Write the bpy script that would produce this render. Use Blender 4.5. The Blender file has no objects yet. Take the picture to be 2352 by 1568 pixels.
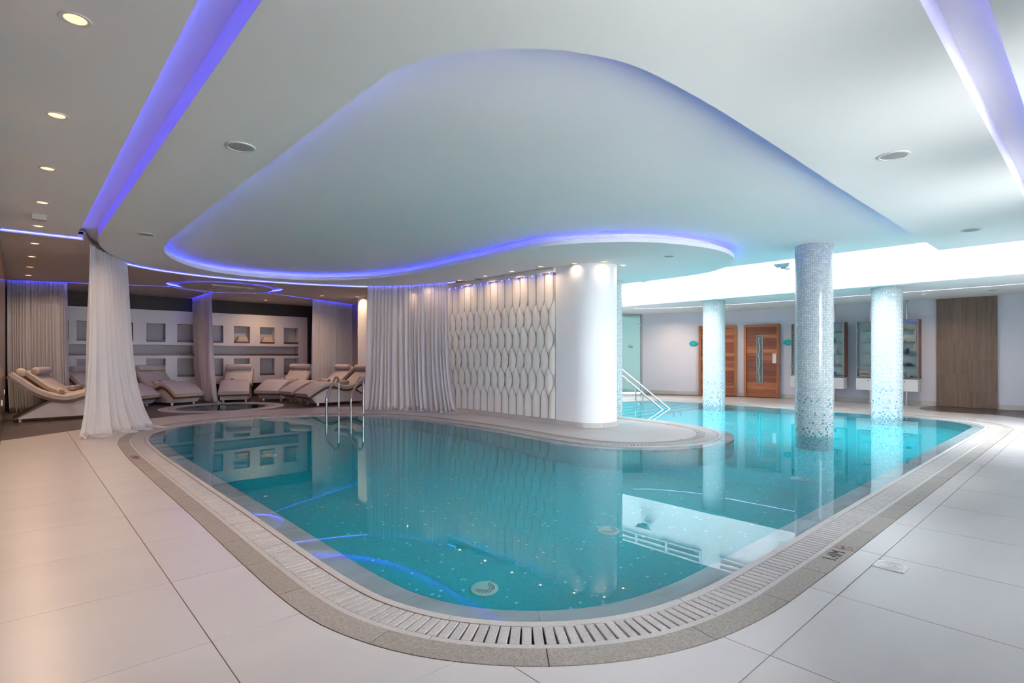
import bpy, bmesh, math, random
from math import pi, sin, cos, radians
from mathutils import Vector, Matrix
from mathutils.geometry import delaunay_2d_cdt

random.seed(7)
scene = bpy.context.scene
COL = scene.collection

# ------------------------------------------------------------------ camera
F_PX, CX, HY, EYE = 1250.0, 1176.0, 818.0, 1.18
YAW = math.atan(1141 / 1250.0)
SN, CS = sin(YAW), cos(YAW)
cam = bpy.data.cameras.new('camera')
cam.sensor_width = 36.0
cam.lens = 36.0 * F_PX / 2352.0
cam.shift_y = (HY - 784.0) / 2352.0
cam.clip_start = 0.02
cam_o = bpy.data.objects.new('camera', cam)
cam_o.location = (0, 0, EYE)
cam_o.rotation_euler = (pi / 2, 0, -YAW)
COL.objects.link(cam_o)
scene.camera = cam_o

# ------------------------------------------------------------------ world, view
world = bpy.data.worlds.new('overcast_sky')
scene.world = world
world.use_nodes = True
bg = world.node_tree.nodes['Background']
bg.inputs[0].default_value = (0.90, 0.95, 1.0, 1)
bg.inputs[1].default_value = 21.0
scene.view_settings.view_transform = 'Standard'
scene.view_settings.look = 'None'
scene.view_settings.gamma = 1.0
scene.view_settings.use_curve_mapping = False
scene.view_settings.exposure = 0.86
cy = scene.cycles
cy.use_denoising = True
cy.max_bounces = 7
cy.diffuse_bounces = 4
cy.glossy_bounces = 4
cy.transmission_bounces = 5
cy.transparent_max_bounces = 10
cy.use_adaptive_sampling = True
cy.adaptive_threshold = 0.1
cy.sample_clamp_indirect = 8.0
cy.blur_glossy = 0.5

def portal(name, loc, rot, sx, sy):
    l = bpy.data.lights.new(name, 'AREA')
    l.shape = 'RECTANGLE'; l.size = sx; l.size_y = sy
    l.cycles.is_portal = True
    o = bpy.data.objects.new(name, l)
    o.location = loc; o.rotation_euler = rot
    COL.objects.link(o)
portal('skylight_portal', (11.05, 4.45, 4.78), (0, 0, 0), 2.2, 11.0)
portal('window_portal', (4.25, -0.7, 1.7), (-pi / 2, 0, 0), 5.9, 1.56)

WARM = (1.0, 0.68, 0.44)
P_DOWN = 6.3        # watts per ceiling downlight
LED_E = 8.5         # blue cove strip emission

# ------------------------------------------------------------------ heights
H1, H2, H3, H4 = 2.72, 2.86, 2.53, 2.78     # drop panel, recess, right ceiling, lounge ceiling
ZW = -0.012                                  # water level
DEPTH = -1.22
B_BACK = 17.2                                # lounge back wall

def at(px, py, z=0.0):
    """place seen at pixel (px,py) of the 2352x1568 frame on the level z"""
    Y = (z - EYE) * F_PX / (HY - py)
    X = (px - CX) / F_PX * Y
    return (X * CS + Y * SN, -X * SN + Y * CS)

# ------------------------------------------------------------------ materials
def new_mat(name):
    m = bpy.data.materials.new(name); m.use_nodes = True
    nt = m.node_tree; nt.nodes.clear()
    out = nt.nodes.new('ShaderNodeOutputMaterial')
    return m, nt, out
def N(nt, kind, **kw):
    n = nt.nodes.new('ShaderNode' + kind)
    for k, v in kw.items():
        if k in ('operation', 'blend_type', 'data_type', 'interpolation', 'noise_dimensions', 'feature', 'wave_type', 'bands_direction', 'distribution'):
            setattr(n, k, v)
        else:
            n.inputs[k].default_value = v
    return n
def L(nt, a, b): nt.links.new(a, b)
def principled(nt, out, col, rough=0.5, metal=0.0, spec=0.5):
    p = nt.nodes.new('ShaderNodeBsdfPrincipled')
    p.inputs['Base Color'].default_value = (*col, 1)
    p.inputs['Roughness'].default_value = rough
    p.inputs['Metallic'].default_value = metal
    p.inputs['Specular IOR Level'].default_value = spec
    L(nt, p.outputs[0], out.inputs[0])
    return p
def tint(nt, p, col, scale, amount, stretch=None, detail=4.0, space='Object', bump=0.0, bump_scale=None, rand=0.0, bump_dist=0.01):
    """noise-mottled base colour (plus optional bump and per-object shift)"""
    tc = nt.nodes.new('ShaderNodeTexCoord')
    mp = nt.nodes.new('ShaderNodeMapping')
    if stretch: mp.inputs['Scale'].default_value = stretch
    L(nt, tc.outputs[space], mp.inputs[0])
    nz = N(nt, 'TexNoise', Scale=scale, Detail=detail)
    vec = mp.outputs[0]
    if rand:
        oi = nt.nodes.new('ShaderNodeObjectInfo')
        ad = nt.nodes.new('ShaderNodeVectorMath'); ad.operation = 'MULTIPLY_ADD'
        ad.inputs[1].default_value = (31, 17, 11)
        L(nt, oi.outputs['Random'], ad.inputs[0]); L(nt, mp.outputs[0], ad.inputs[2])
        vec = ad.outputs[0]
    L(nt, vec, nz.inputs['Vector'])
    mr = N(nt, 'MapRange'); mr.inputs[1].default_value = 0.25; mr.inputs[2].default_value = 0.75
    mr.inputs[3].default_value = 1 - amount; mr.inputs[4].default_value = 1 + amount
    L(nt, nz.outputs[0], mr.inputs[0])
    val = mr.outputs[0]
    if rand:
        m2 = N(nt, 'MapRange'); m2.inputs[3].default_value = 1 - rand; m2.inputs[4].default_value = 1 + rand
        L(nt, oi.outputs['Random'], m2.inputs[0])
        mm = N(nt, 'Math', operation='MULTIPLY'); L(nt, val, mm.inputs[0]); L(nt, m2.outputs[0], mm.inputs[1])
        val = mm.outputs[0]
    vm = nt.nodes.new('ShaderNodeVectorMath'); vm.operation = 'SCALE'
    vm.inputs[0].default_value = col
    L(nt, val, vm.inputs['Scale'])
    L(nt, vm.outputs[0], p.inputs['Base Color'])
    if bump:
        n2 = N(nt, 'TexNoise', Scale=bump_scale or scale, Detail=3.0)
        L(nt, vec, n2.inputs['Vector'])
        b = N(nt, 'Bump', Strength=bump, Distance=bump_dist)
        L(nt, n2.outputs[0], b.inputs['Height']); L(nt, b.outputs[0], p.inputs['Normal'])
M = {}
def plain(key, col, rough=0.5, metal=0.0, spec=0.5, **kw):
    m, nt, out = new_mat(key)
    p = principled(nt, out, col, rough, metal, spec)
    if kw: tint(nt, p, col, **kw)
    M[key] = m
    return m
def glow(key, col, e):
    m, nt, out = new_mat(key)
    em = nt.nodes.new('ShaderNodeEmission'); em.inputs[0].default_value = (*col, 1); em.inputs[1].default_value = e
    L(nt, em.outputs[0], out.inputs[0]); M[key] = m
plain('paint_taupe', (0.60, 0.545, 0.53), 0.7, scale=1.3, amount=0.012, bump=0.05, bump_scale=60)
plain('paint_white', (0.88, 0.88, 0.87), 0.7, scale=1.3, amount=0.012, bump=0.05, bump_scale=60)
plain('paint_lavender', (0.70, 0.70, 0.78), 0.7, scale=1.2, amount=0.015, bump=0.05, bump_scale=60)
plain('paint_mauve', (0.50, 0.46, 0.50), 0.7, scale=1.2, amount=0.02, bump=0.05, bump_scale=60)
plain('well_white', (0.88, 0.88, 0.88), 0.7, scale=2, amount=0.01)
plain('tile_light', (0.48, 0.452, 0.44), 0.28, scale=1.1, amount=0.045, stretch=(1, 3, 1), detail=6, rand=0.025)
plain('grout_dark', (0.16, 0.13, 0.12), 0.8, scale=30, amount=0.1)
plain('tile_dark', (0.075, 0.057, 0.051), 0.3, scale=2.2, amount=0.25, stretch=(1, 9, 1), detail=6, rand=0.10)
plain('stone_coping', (0.27, 0.24, 0.21), 0.55, scale=90, amount=0.30, rand=0.09, bump=0.8, bump_scale=170, bump_dist=0.004)
plain('stone_grating', (0.38, 0.36, 0.34), 0.5, scale=90, amount=0.18, rand=0.07, bump=0.6, bump_scale=190, bump_dist=0.003)
plain('stone_strip', (0.41, 0.39, 0.37), 0.5, scale=90, amount=0.15, bump=0.5, bump_scale=190, bump_dist=0.003)
plain('marble', (0.60, 0.585, 0.59), 0.35, scale=2.2, amount=0.2, stretch=(1, 2.6, 1), detail=7, rand=0.08)
plain('gutter', (0.05, 0.05, 0.05), 0.8, scale=8, amount=0.2)
plain('wall_brown', (0.036, 0.028, 0.026), 0.6, scale=3, amount=0.1)
plain('wood_rail', (0.13, 0.052, 0.026), 0.38, scale=5, amount=0.25, stretch=(1, 9, 9))
plain('wood_shelf', (0.075, 0.030, 0.020), 0.4, scale=6, amount=0.2, stretch=(1, 9, 9))
plain('upholstery', (0.50, 0.435, 0.375), 0.7, scale=9, amount=0.05, bump=0.25, bump_scale=90, bump_dist=0.006)
plain('lacquer_white', (0.56, 0.50, 0.49), 0.35, scale=2, amount=0.01)
plain('towel', (0.60, 0.47, 0.35), 0.95, scale=22, amount=0.07, bump=0.7, bump_scale=160, bump_dist=0.006)
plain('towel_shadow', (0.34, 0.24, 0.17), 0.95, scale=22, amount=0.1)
plain('badge_blue', (0.08, 0.17, 0.33), 0.5, scale=60, amount=0.2)
plain('steel', (0.62, 0.61, 0.60), 0.22, metal=1.0, scale=30, amount=0.04)
plain('grey_metal', (0.33, 0.34, 0.36), 0.4, metal=0.6, scale=30, amount=0.05)
plain('white_plastic', (0.74, 0.74, 0.74), 0.4, scale=10, amount=0.01)
plain('beige_plastic', (0.55, 0.50, 0.46), 0.5, scale=10, amount=0.02)
plain('grille_grey', (0.34, 0.34, 0.34), 0.6, scale=40, amount=0.1)
plain('slot_dark', (0.03, 0.03, 0.035), 0.7, scale=10, amount=0.1)
plain('relief', (0.74, 0.71, 0.655), 0.55, scale=2, amount=0.015)
plain('relief_back_shaded', (0.52, 0.50, 0.475), 0.6, scale=2, amount=0.02)  # darker than the leaves: groove shade put into the backing colour
plain('baseboard', (0.56, 0.53, 0.50), 0.4, scale=3, amount=0.05, rand=0.05)
plain('wood_panel', (0.20, 0.138, 0.10), 0.5, scale=3.2, amount=0.22, stretch=(6, 6, 0.35), detail=8, rand=0.06)
plain('door_frame', (0.42, 0.165, 0.06), 0.4, scale=4, amount=0.15, stretch=(8, 8, 0.7))
plain('case_wood', (0.20, 0.085, 0.05), 0.4, scale=4, amount=0.15, stretch=(8, 8, 0.7))
plain('teal_sign', (0.01, 0.47, 0.50), 0.35, scale=14, amount=0.06)
plain('teal_mark', (0.10, 0.62, 0.62), 0.4, scale=14, amount=0.05)
plain('mark_black', (0.04, 0.035, 0.035), 0.6, scale=40, amount=0.1)
plain('mark_red', (0.28, 0.07, 0.06), 0.6, scale=40, amount=0.15)
plain('drain_white', (0.50, 0.84, 0.78), 0.4, scale=20, amount=0.03)
plain('plate_white', (0.78, 0.78, 0.77), 0.4, scale=20, amount=0.03)
plain('jacuzzi_tile', (0.16, 0.15, 0.155), 0.4, scale=30, amount=0.2)
glow('lamp_warm', (1.0, 0.55, 0.28), 1.3)
glow('led_blue', (0.028, 0.034, 1.0), LED_E * 1.3)
glow('led_dim', (0.26, 0.22, 0.9), LED_E * 0.4)
glow('led_channel', (0.06, 0.05, 1.0), LED_E * 0.66)
glow('led_pale', (0.50, 0.56, 1.0), 4.5)
glow('led_dot', (0.06, 0.06, 1.0), 25.0)

def plank_mat():
    m, nt, out = new_mat('sauna_plank')
    p = principled(nt, out, (0.3, 0.1, 0.05), 0.42)
    oi = nt.nodes.new('ShaderNodeObjectInfo')
    cr = nt.nodes.new('ShaderNodeValToRGB')
    e = cr.color_ramp.elements
    e[0].position = 0.0; e[0].color = (0.20, 0.062, 0.034, 1)
    e[1].position = 1.0; e[1].color = (0.50, 0.20, 0.068, 1)
    x = cr.color_ramp.elements.new(0.6); x.color = (0.30, 0.088, 0.045, 1)
    L(nt, oi.outputs['Random'], cr.inputs[0])
    tc = nt.nodes.new('ShaderNodeTexCoord'); mp = nt.nodes.new('ShaderNodeMapping')
    mp.inputs['Scale'].default_value = (2, 2, 30)
    L(nt, tc.outputs['Object'], mp.inputs[0])
    nz = N(nt, 'TexNoise', Scale=2.0, Detail=6.0); L(nt, mp.outputs[0], nz.inputs['Vector'])
    mr = N(nt, 'MapRange'); mr.inputs[1].default_value = .3; mr.inputs[2].default_value = .7; mr.inputs[3].default_value = .8; mr.inputs[4].default_value = 1.2
    L(nt, nz.outputs[0], mr.inputs[0])
    vm = nt.nodes.new('ShaderNodeVectorMath'); vm.operation = 'SCALE'
    L(nt, cr.outputs[0], vm.inputs[0]); L(nt, mr.outputs[0], vm.inputs['Scale'])
    L(nt, vm.outputs[0], p.inputs['Base Color'])
    M['sauna_plank'] = m
plank_mat()

def mosaic(key, size, ramp, grout, gw, rough, accents, acc_p, acc_top=None, bump=0.5, jitter=0.0):
    """small square glass tiles laid on the UV map (metres); accents fade out above acc_top"""
    m, nt, out = new_mat(key)
    p = principled(nt, out, (0.5, 0.5, 0.5), rough)
    uv = nt.nodes.new('ShaderNodeUVMap'); uv.uv_map = 'UVMap'
    sc = nt.nodes.new('ShaderNodeVectorMath'); sc.operation = 'SCALE'; sc.inputs['Scale'].default_value = 1 / size
    L(nt, uv.outputs[0], sc.inputs[0])
    fl = nt.nodes.new('ShaderNodeVectorMath'); fl.operation = 'FLOOR'; L(nt, sc.outputs[0], fl.inputs[0])
    fr = nt.nodes.new('ShaderNodeVectorMath'); fr.operation = 'FRACTION'; L(nt, sc.outputs[0], fr.inputs[0])
    wn = nt.nodes.new('ShaderNodeTexWhiteNoise'); wn.noise_dimensions = '3D'; L(nt, fl.outputs[0], wn.inputs['Vector'])
    off = nt.nodes.new('ShaderNodeVectorMath'); off.operation = 'ADD'; off.inputs[1].default_value = (51.3, 17.7, 3.1)
    L(nt, fl.outputs[0], off.inputs[0])
    wn2 = nt.nodes.new('ShaderNodeTexWhiteNoise'); wn2.noise_dimensions = '3D'; L(nt, off.outputs[0], wn2.inputs['Vector'])
    cr = nt.nodes.new('ShaderNodeValToRGB')
    for i, (pos, c) in enumerate(ramp):
        el = cr.color_ramp.elements[i] if i < 2 else cr.color_ramp.elements.new(pos)
        el.position = pos; el.color = (*c, 1)
    L(nt, wn.outputs['Value'], cr.inputs[0])
    ca = nt.nodes.new('ShaderNodeValToRGB'); ca.color_ramp.interpolation = 'CONSTANT'
    for i, c in enumerate(accents):
        el = ca.color_ramp.elements[i] if i < 2 else ca.color_ramp.elements.new(i / len(accents))
        el.position = i / len(accents); el.color = (*c, 1)
    L(nt, wn.outputs['Value'], ca.inputs[0])
    lt = N(nt, 'Math', operation='LESS_THAN'); L(nt, wn2.outputs['Value'], lt.inputs[0])
    if acc_top is None:
        lt.inputs[1].default_value = acc_p
    else:
        sx = nt.nodes.new('ShaderNodeSeparateXYZ'); L(nt, uv.outputs[0], sx.inputs[0])
        mr = N(nt, 'MapRange'); mr.inputs[1].default_value = acc_top[0]; mr.inputs[2].default_value = acc_top[1]
        mr.inputs[3].default_value = acc_p; mr.inputs[4].default_value = 0.0
        L(nt, sx.outputs['Y'], mr.inputs[0]); L(nt, mr.outputs[0], lt.inputs[1])
    mx = nt.nodes.new('ShaderNodeMix'); mx.data_type = 'RGBA'
    L(nt, lt.outputs[0], mx.inputs['Factor']); L(nt, cr.outputs[0], mx.inputs['A']); L(nt, ca.outputs[0], mx.inputs['B'])
    s2 = nt.nodes.new('ShaderNodeSeparateXYZ'); L(nt, fr.outputs[0], s2.inputs[0])
    def edge(o):
        a = N(nt, 'Math', operation='PINGPONG'); a.inputs[1].default_value = 0.5; L(nt, o, a.inputs[0]); return a.outputs[0]
    mn = N(nt, 'Math', operation='MINIMUM'); L(nt, edge(s2.outputs['X']), mn.inputs[0]); L(nt, edge(s2.outputs['Y']), mn.inputs[1])
    g = N(nt, 'Math', operation='LESS_THAN'); g.inputs[1].default_value = gw; L(nt, mn.outputs[0], g.inputs[0])
    m2 = nt.nodes.new('ShaderNodeMix'); m2.data_type = 'RGBA'; m2.inputs['B'].default_value = (*grout, 1)
    L(nt, g.outputs[0], m2.inputs['Factor']); L(nt, mx.outputs['Result'], m2.inputs['A'])
    L(nt, m2.outputs['Result'], p.inputs['Base Color'])
    b = N(nt, 'Bump', Strength=bump, Distance=0.002); b.invert = True
    L(nt, g.outputs[0], b.inputs['Height'])
    if jitter:
        geo = nt.nodes.new('ShaderNodeNewGeometry')
        sb = nt.nodes.new('ShaderNodeVectorMath'); sb.operation = 'SUBTRACT'; sb.inputs[1].default_value = (.5, .5, .5)
        L(nt, wn.outputs['Color'], sb.inputs[0])
        sc2 = nt.nodes.new('ShaderNodeVectorMath'); sc2.operation = 'SCALE'; sc2.inputs['Scale'].default_value = jitter
        L(nt, sb.outputs[0], sc2.inputs[0])
        ad = nt.nodes.new('ShaderNodeVectorMath'); ad.operation = 'ADD'; L(nt, sc2.outputs[0], ad.inputs[0]); L(nt, geo.outputs['Normal'], ad.inputs[1])
        nm = nt.nodes.new('ShaderNodeVectorMath'); nm.operation = 'NORMALIZE'; L(nt, ad.outputs[0], nm.inputs[0])
        L(nt, nm.outputs[0], b.inputs['Normal'])
    L(nt, b.outputs[0], p.inputs['Normal'])
    M[key] = m
mosaic('mosaic_pool', 0.025, [(0, (0.0, 0.40, 0.465)), (1, (0.0, 0.49, 0.56))], (0.035, 0.62, 0.67), 0.075, 0.3,
       [(0.18, 0.68, 0.72), (0.40, 0.82, 0.84), (0.06, 0.54, 0.62)], 0.022, bump=0.2)
mosaic('mosaic_column', 0.025, [(0, (0.50, 0.575, 0.585)), (1, (0.76, 0.80, 0.80))], (0.34, 0.385, 0.39), 0.085, 0.16,
       [(0.02, 0.36, 0.40), (0.04, 0.28, 0.42), (0.12, 0.46, 0.52)], 0.20, acc_top=(-0.3, 0.72), bump=0.7, jitter=0.05)
mosaic('mosaic_wall_dark', 0.30, [(0, (0.075, 0.045, 0.038)), (1, (0.10, 0.062, 0.052))], (0.03, 0.022, 0.02), 0.012, 0.16,
       [(0.09, 0.055, 0.045), (0.08, 0.05, 0.04)], 0.05, bump=0.6)

def water_mat():
    m, nt, out = new_mat('water')
    g = nt.nodes.new('ShaderNodeBsdfGlass'); g.inputs['IOR'].default_value = 1.33; g.inputs['Roughness'].default_value = 0.0
    g.inputs['Color'].default_value = (0.88, 0.98, 1.0, 1)
    tc = nt.nodes.new('ShaderNodeTexCoord')
    nz = N(nt, 'TexNoise', Scale=2.2, Detail=2.0); L(nt, tc.outputs['Object'], nz.inputs['Vector'])
    b = N(nt, 'Bump', Strength=0.012, Distance=0.02); L(nt, nz.outputs[0], b.inputs['Height']); L(nt, b.outputs[0], g.inputs['Normal'])
    L(nt, g.outputs[0], out.inputs[0]); M['water'] = m
water_mat()
def sheer_mat():
    m, nt, out = new_mat('sheer')
    d = nt.nodes.new('ShaderNodeBsdfDiffuse'); d.inputs[0].default_value = (0.80, 0.78, 0.80, 1)
    t = nt.nodes.new('ShaderNodeBsdfTranslucent'); t.inputs[0].default_value = (0.80, 0.78, 0.80, 1)
    x = nt.nodes.new('ShaderNodeMixShader'); x.inputs[0].default_value = 0.42
    L(nt, d.outputs[0], x.inputs[1]); L(nt, t.outputs[0], x.inputs[2])
    tr = nt.nodes.new('ShaderNodeBsdfTransparent')
    y = nt.nodes.new('ShaderNodeMixShader'); y.inputs[0].default_value = 0.14
    L(nt, x.outputs[0], y.inputs[1]); L(nt, tr.outputs[0], y.inputs[2])
    L(nt, y.outputs[0], out.inputs[0]); M['sheer'] = m
sheer_mat()
def glass_mat(key, tintc, trans, rough=0.02):
    """thin pane: mostly see-through, with a mirror sheen"""
    m, nt, out = new_mat(key)
    tr = nt.nodes.new('ShaderNodeBsdfTransparent'); tr.inputs[0].default_value = (*tintc, 1)
    gl = nt.nodes.new('ShaderNodeBsdfGlossy'); gl.inputs['Roughness'].default_value = rough
    fr = nt.nodes.new('ShaderNodeFresnel'); fr.inputs[0].default_value = 1.45
    x = nt.nodes.new('ShaderNodeMixShader'); L(nt, fr.outputs[0], x.inputs[0]); L(nt, tr.outputs[0], x.inputs[1]); L(nt, gl.outputs[0], x.inputs[2])
    if trans < 1:
        d = nt.nodes.new('ShaderNodeBsdfDiffuse'); d.inputs[0].default_value = (*tintc, 1)
        y = nt.nodes.new('ShaderNodeMixShader'); y.inputs[0].default_value = 1 - trans
        L(nt, x.outputs[0], y.inputs[1]); L(nt, d.outputs[0], y.inputs[2]); L(nt, y.outputs[0], out.inputs[0])
    else:
        L(nt, x.outputs[0], out.inputs[0])
    M[key] = m
glass_mat('glass_clear', (0.96, 0.98, 0.98), 1.0)
glass_mat('glass_sky', (0.97, 0.98, 0.98), 1.0)
glass_mat('glass_roof', (0.79, 0.80, 0.81), 1.0)
glass_mat('glass_shelf', (0.25, 0.62, 0.55), 0.45)
glass_mat('glass_frost', (0.30, 0.40, 0.395), 0.25, 0.1)
glass_mat('glass_case', (0.90, 0.95, 0.95), 1.0)

# ------------------------------------------------------------------ mesh helpers
def obj(name, verts, faces, mat, parent=None, smooth=None, uvs=None, loc=None, rot=None):
    me = bpy.data.meshes.new(name)
    me.from_pydata([tuple(v) for v in verts], [], faces)
    if uvs is not None:
        ul = me.uv_layers.new(name='UVMap')
        for poly in me.polygons:
            for li in poly.loop_indices:
                ul.data[li].uv = uvs[me.loops[li].vertex_index]
    if smooth:
        me.polygons.foreach_set('use_smooth', [True] * len(me.polygons))
        if smooth is not True: me.set_sharp_from_angle(angle=radians(smooth))
    me.materials.append(M[mat] if isinstance(mat, str) else mat)
    me.update()
    o = bpy.data.objects.new(name, me)
    COL.objects.link(o)
    if parent: o.parent = parent
    if loc: o.location = loc
    if rot: o.rotation_euler = rot if not isinstance(rot, (int, float)) else (0, 0, rot)
    return o
def copy_obj(src, parent=None, loc=None, rot=None):
    o = src.copy(); COL.objects.link(o)
    o.parent = parent
    if loc is not None: o.location = loc
    if rot is not None: o.rotation_euler = (0, 0, rot)
    return o
def copy_tree(src, parent=None):
    o = src.copy(); COL.objects.link(o); o.parent = parent
    for ch in src.children:
        if ch.type != 'LIGHT': copy_tree(ch, o)
    return o
def empty(name, loc=(0, 0, 0), rz=0.0):
    o = bpy.data.objects.new(name, None); o.empty_display_size = 0.1
    o.location = loc; o.rotation_euler = (0, 0, rz)
    COL.objects.link(o); return o
def tag(o, label, cat=None, group=None):
    o['label'] = label
    if cat: o['category'] = cat
    if group: o['group'] = group
    return o
def struct(o, label=None):
    o['kind'] = 'structure'
    if label: o['label'] = label
    return o
class MB:
    """collects shapes for ONE mesh"""
    def __init__(s): s.v = []; s.f = []
    def add(s, v, f):
        n = len(s.v); s.v += [tuple(x) for x in v]; s.f += [tuple(i + n for i in q) for q in f]; return s
    def box(s, x0, x1, y0, y1, z0, z1, mtx=None):
        v = [(x, y, z) for z in (z0, z1) for y in (y0, y1) for x in (x0, x1)]
        if mtx: v = [tuple(mtx @ Vector(p)) for p in v]
        return s.add(v, [(0, 2, 3, 1), (4, 5, 7, 6), (0, 1, 5, 4), (2, 6, 7, 3), (0, 4, 6, 2), (1, 3, 7, 5)])
    def cbox(s, x0, x1, y0, y1, z0, z1, c):
        """box with chamfered vertical and top edges"""
        def ring(i, z): return [(x0 + i, y0, z), (x1 - i, y0, z), (x1, y0 + i, z), (x1, y1 - i, z), (x1 - i, y1, z), (x0 + i, y1, z), (x0, y1 - i, z), (x0, y0 + i, z)]
        r0 = ring(c, z0); r1 = ring(c, z1 - c)
        r2 = [(min(max(x, x0 + c), x1 - c), min(max(y, y0 + c), y1 - c), z1) for x, y, z in ring(c * 1.4, z1)]
        f = []
        for a in (0, 8):
            for i in range(8): f.append((a + i, a + (i + 1) % 8, a + 8 + (i + 1) % 8, a + 8 + i))
        f += [tuple(range(7, -1, -1)), tuple(range(16, 24))]
        return s.add(r0 + r1 + r2, f)
    def tube(s, pts, r, n=10, cap=True):
        pts = [Vector(p) for p in pts]; rings = []
        rr = r if isinstance(r, (list, tuple)) else [r] * len(pts)
        up = Vector((0, 0, 1)); prev = None
        for i, p in enumerate(pts):
            d = (pts[min(i + 1, len(pts) - 1)] - pts[max(i - 1, 0)]).normalized()
            if prev is None:
                u = d.cross(up)
                if u.length < 1e-3: u = d.cross(Vector((1, 0, 0)))
                u.normalize()
            else:
                u = prev - d * prev.dot(d); u.normalize()
            prev = u; w = d.cross(u)
            rings.append([p + (u * cos(2 * pi * k / n) + w * sin(2 * pi * k / n)) * rr[i] for k in range(n)])
        v = [q for ring in rings for q in ring]; f = []
        for i in range(len(pts) - 1):
            for k in range(n): f.append((i * n + k, i * n + (k + 1) % n, (i + 1) * n + (k + 1) % n, (i + 1) * n + k))
        if cap: f += [tuple(range(n - 1, -1, -1)), tuple((len(pts) - 1) * n + k for k in range(n))]
        return s.add(v, f)
    def lathe(s, prof, n=24, c=(0, 0, 0), cap=True):
        v = []; f = []
        for r, z in prof:
            for k in range(n): v.append((c[0] + r * cos(2 * pi * k / n), c[1] + r * sin(2 * pi * k / n), c[2] + z))
        for i in range(len(prof) - 1):
            for k in range(n): f.append((i * n + k, i * n + (k + 1) % n, (i + 1) * n + (k + 1) % n, (i + 1) * n + k))
        if cap: f += [tuple(range(n - 1, -1, -1)), tuple((len(prof) - 1) * n + k for k in range(n))]
        return s.add(v, f)
    def prism(s, poly, y0, y1):
        """polygon in (x,z) pushed along y"""
        n = len(poly)
        v = [(x, y0, z) for x, z in poly] + [(x, y1, z) for x, z in poly]
        f = [tuple(range(n)), tuple(range(2 * n - 1, n - 1, -1))] + [(i, n + i, n + (i + 1) % n, (i + 1) % n) for i in range(n)]
        return s.add(v, f)
    def build(s, name, mat, parent=None, smooth=None, **kw): return obj(name, s.v, s.f, mat, parent, smooth, **kw)

def ccw(poly):
    a = sum(poly[i - 1][0] * poly[i][1] - poly[i][0] * poly[i - 1][1] for i in range(len(poly)))
    return list(poly) if a > 0 else list(reversed(poly))
def tri_region(inc, exc, eps=1e-5):
    """triangles of the plan area inside every polygon of inc and outside every one of exc"""
    vs = []; fs = []
    for poly in inc + exc:
        poly = ccw(poly)
        n = len(vs); vs += [Vector((p[0], p[1])) for p in poly]; fs.append(list(range(n, n + len(poly))))
    ov, oe, of, _, _, orig = delaunay_2d_cdt(vs, [], fs, 0, eps)
    k = len(inc); keep = []
    for tri, og in zip(of, orig):
        s_ = set(og)
        if all(i in s_ for i in range(k)) and not any(i >= k for i in s_): keep.append(tuple(tri))
    return [(v.x, v.y) for v in ov], keep
def slab_from_tris(vs, tris, z0, z1, bottom=True):
    used = sorted({i for t in tris for i in t}); mp = {i: j for j, i in enumerate(used)}
    n = len(used)
    ts = []
    for t in tris:
        a, b, c = (vs[i] for i in t)
        if (b[0] - a[0]) * (c[1] - a[1]) - (b[1] - a[1]) * (c[0] - a[0]) < 0: t = (t[0], t[2], t[1])
        ts.append(tuple(mp[i] for i in t))
    v = [(*vs[i], z1) for i in used] + [(*vs[i], z0) for i in used]
    f = list(ts)
    if bottom: f += [(c + n, b + n, a + n) for a, b, c in ts]
    ed = {}
    for a, b, c in ts:
        for e in ((a, b), (b, c), (c, a)): ed[e] = 1
    for (a, b) in ed:
        if (b, a) not in ed: f.append((a, a + n, b + n, b))
    return v, f
def region(name, inc, exc, z0, z1, mat, parent=None, uv=False, **kw):
    vs, tr = tri_region(inc, exc)
    v, f = slab_from_tris(vs, tr, z0, z1)
    return obj(name, v, f, mat, parent, uvs=[(p[0], p[1]) for p in v] if uv else None, **kw)

def catmull(pts, closed=True, sub=14):
    out = []; n = len(pts)
    rng = range(n) if closed else range(n - 1)
    for i in rng:
        g = (lambda k: pts[k % n]) if closed else (lambda k: pts[max(0, min(n - 1, k))])
        p0, p1, p2, p3 = g(i - 1), g(i), g(i + 1), g(i + 2)
        for s in range(sub):
            t = s / sub
            # centripetal
            def tj(ti, a, b): return ti + max(1e-6, math.dist(a, b)) ** 0.5
            t0 = 0; t1 = tj(t0, p0, p1); t2 = tj(t1, p1, p2); t3 = tj(t2, p2, p3)
            T = t1 + (t2 - t1) * t
            def lerp(a, b, ta, tb): return tuple(((tb - T) * x + (T - ta) * y) / (tb - ta) for x, y in zip(a, b))
            A1 = lerp(p0, p1, t0, t1); A2 = lerp(p1, p2, t1, t2); A3 = lerp(p2, p3, t2, t3)
            B1 = lerp(A1, A2, t0, t2); B2 = lerp(A2, A3, t1, t3)
            out.append(lerp(B1, B2, t1, t2))
    if not closed: out.append(tuple(pts[-1]))
    return out
def resample(pts, step, closed=True):
    q = pts + [pts[0]] if closed else pts
    L_ = [0]
    for a, b in zip(q, q[1:]): L_.append(L_[-1] + math.dist(a, b))
    n = max(2, round(L_[-1] / step)); out = []; j = 0
    for i in range(n if closed else n + 1):
        d = L_[-1] * i / n
        while j < len(L_) - 2 and L_[j + 1] < d: j += 1
        t = (d - L_[j]) / max(1e-9, L_[j + 1] - L_[j])
        out.append((q[j][0] + (q[j + 1][0] - q[j][0]) * t, q[j][1] + (q[j + 1][1] - q[j][1]) * t))
    return out
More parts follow.
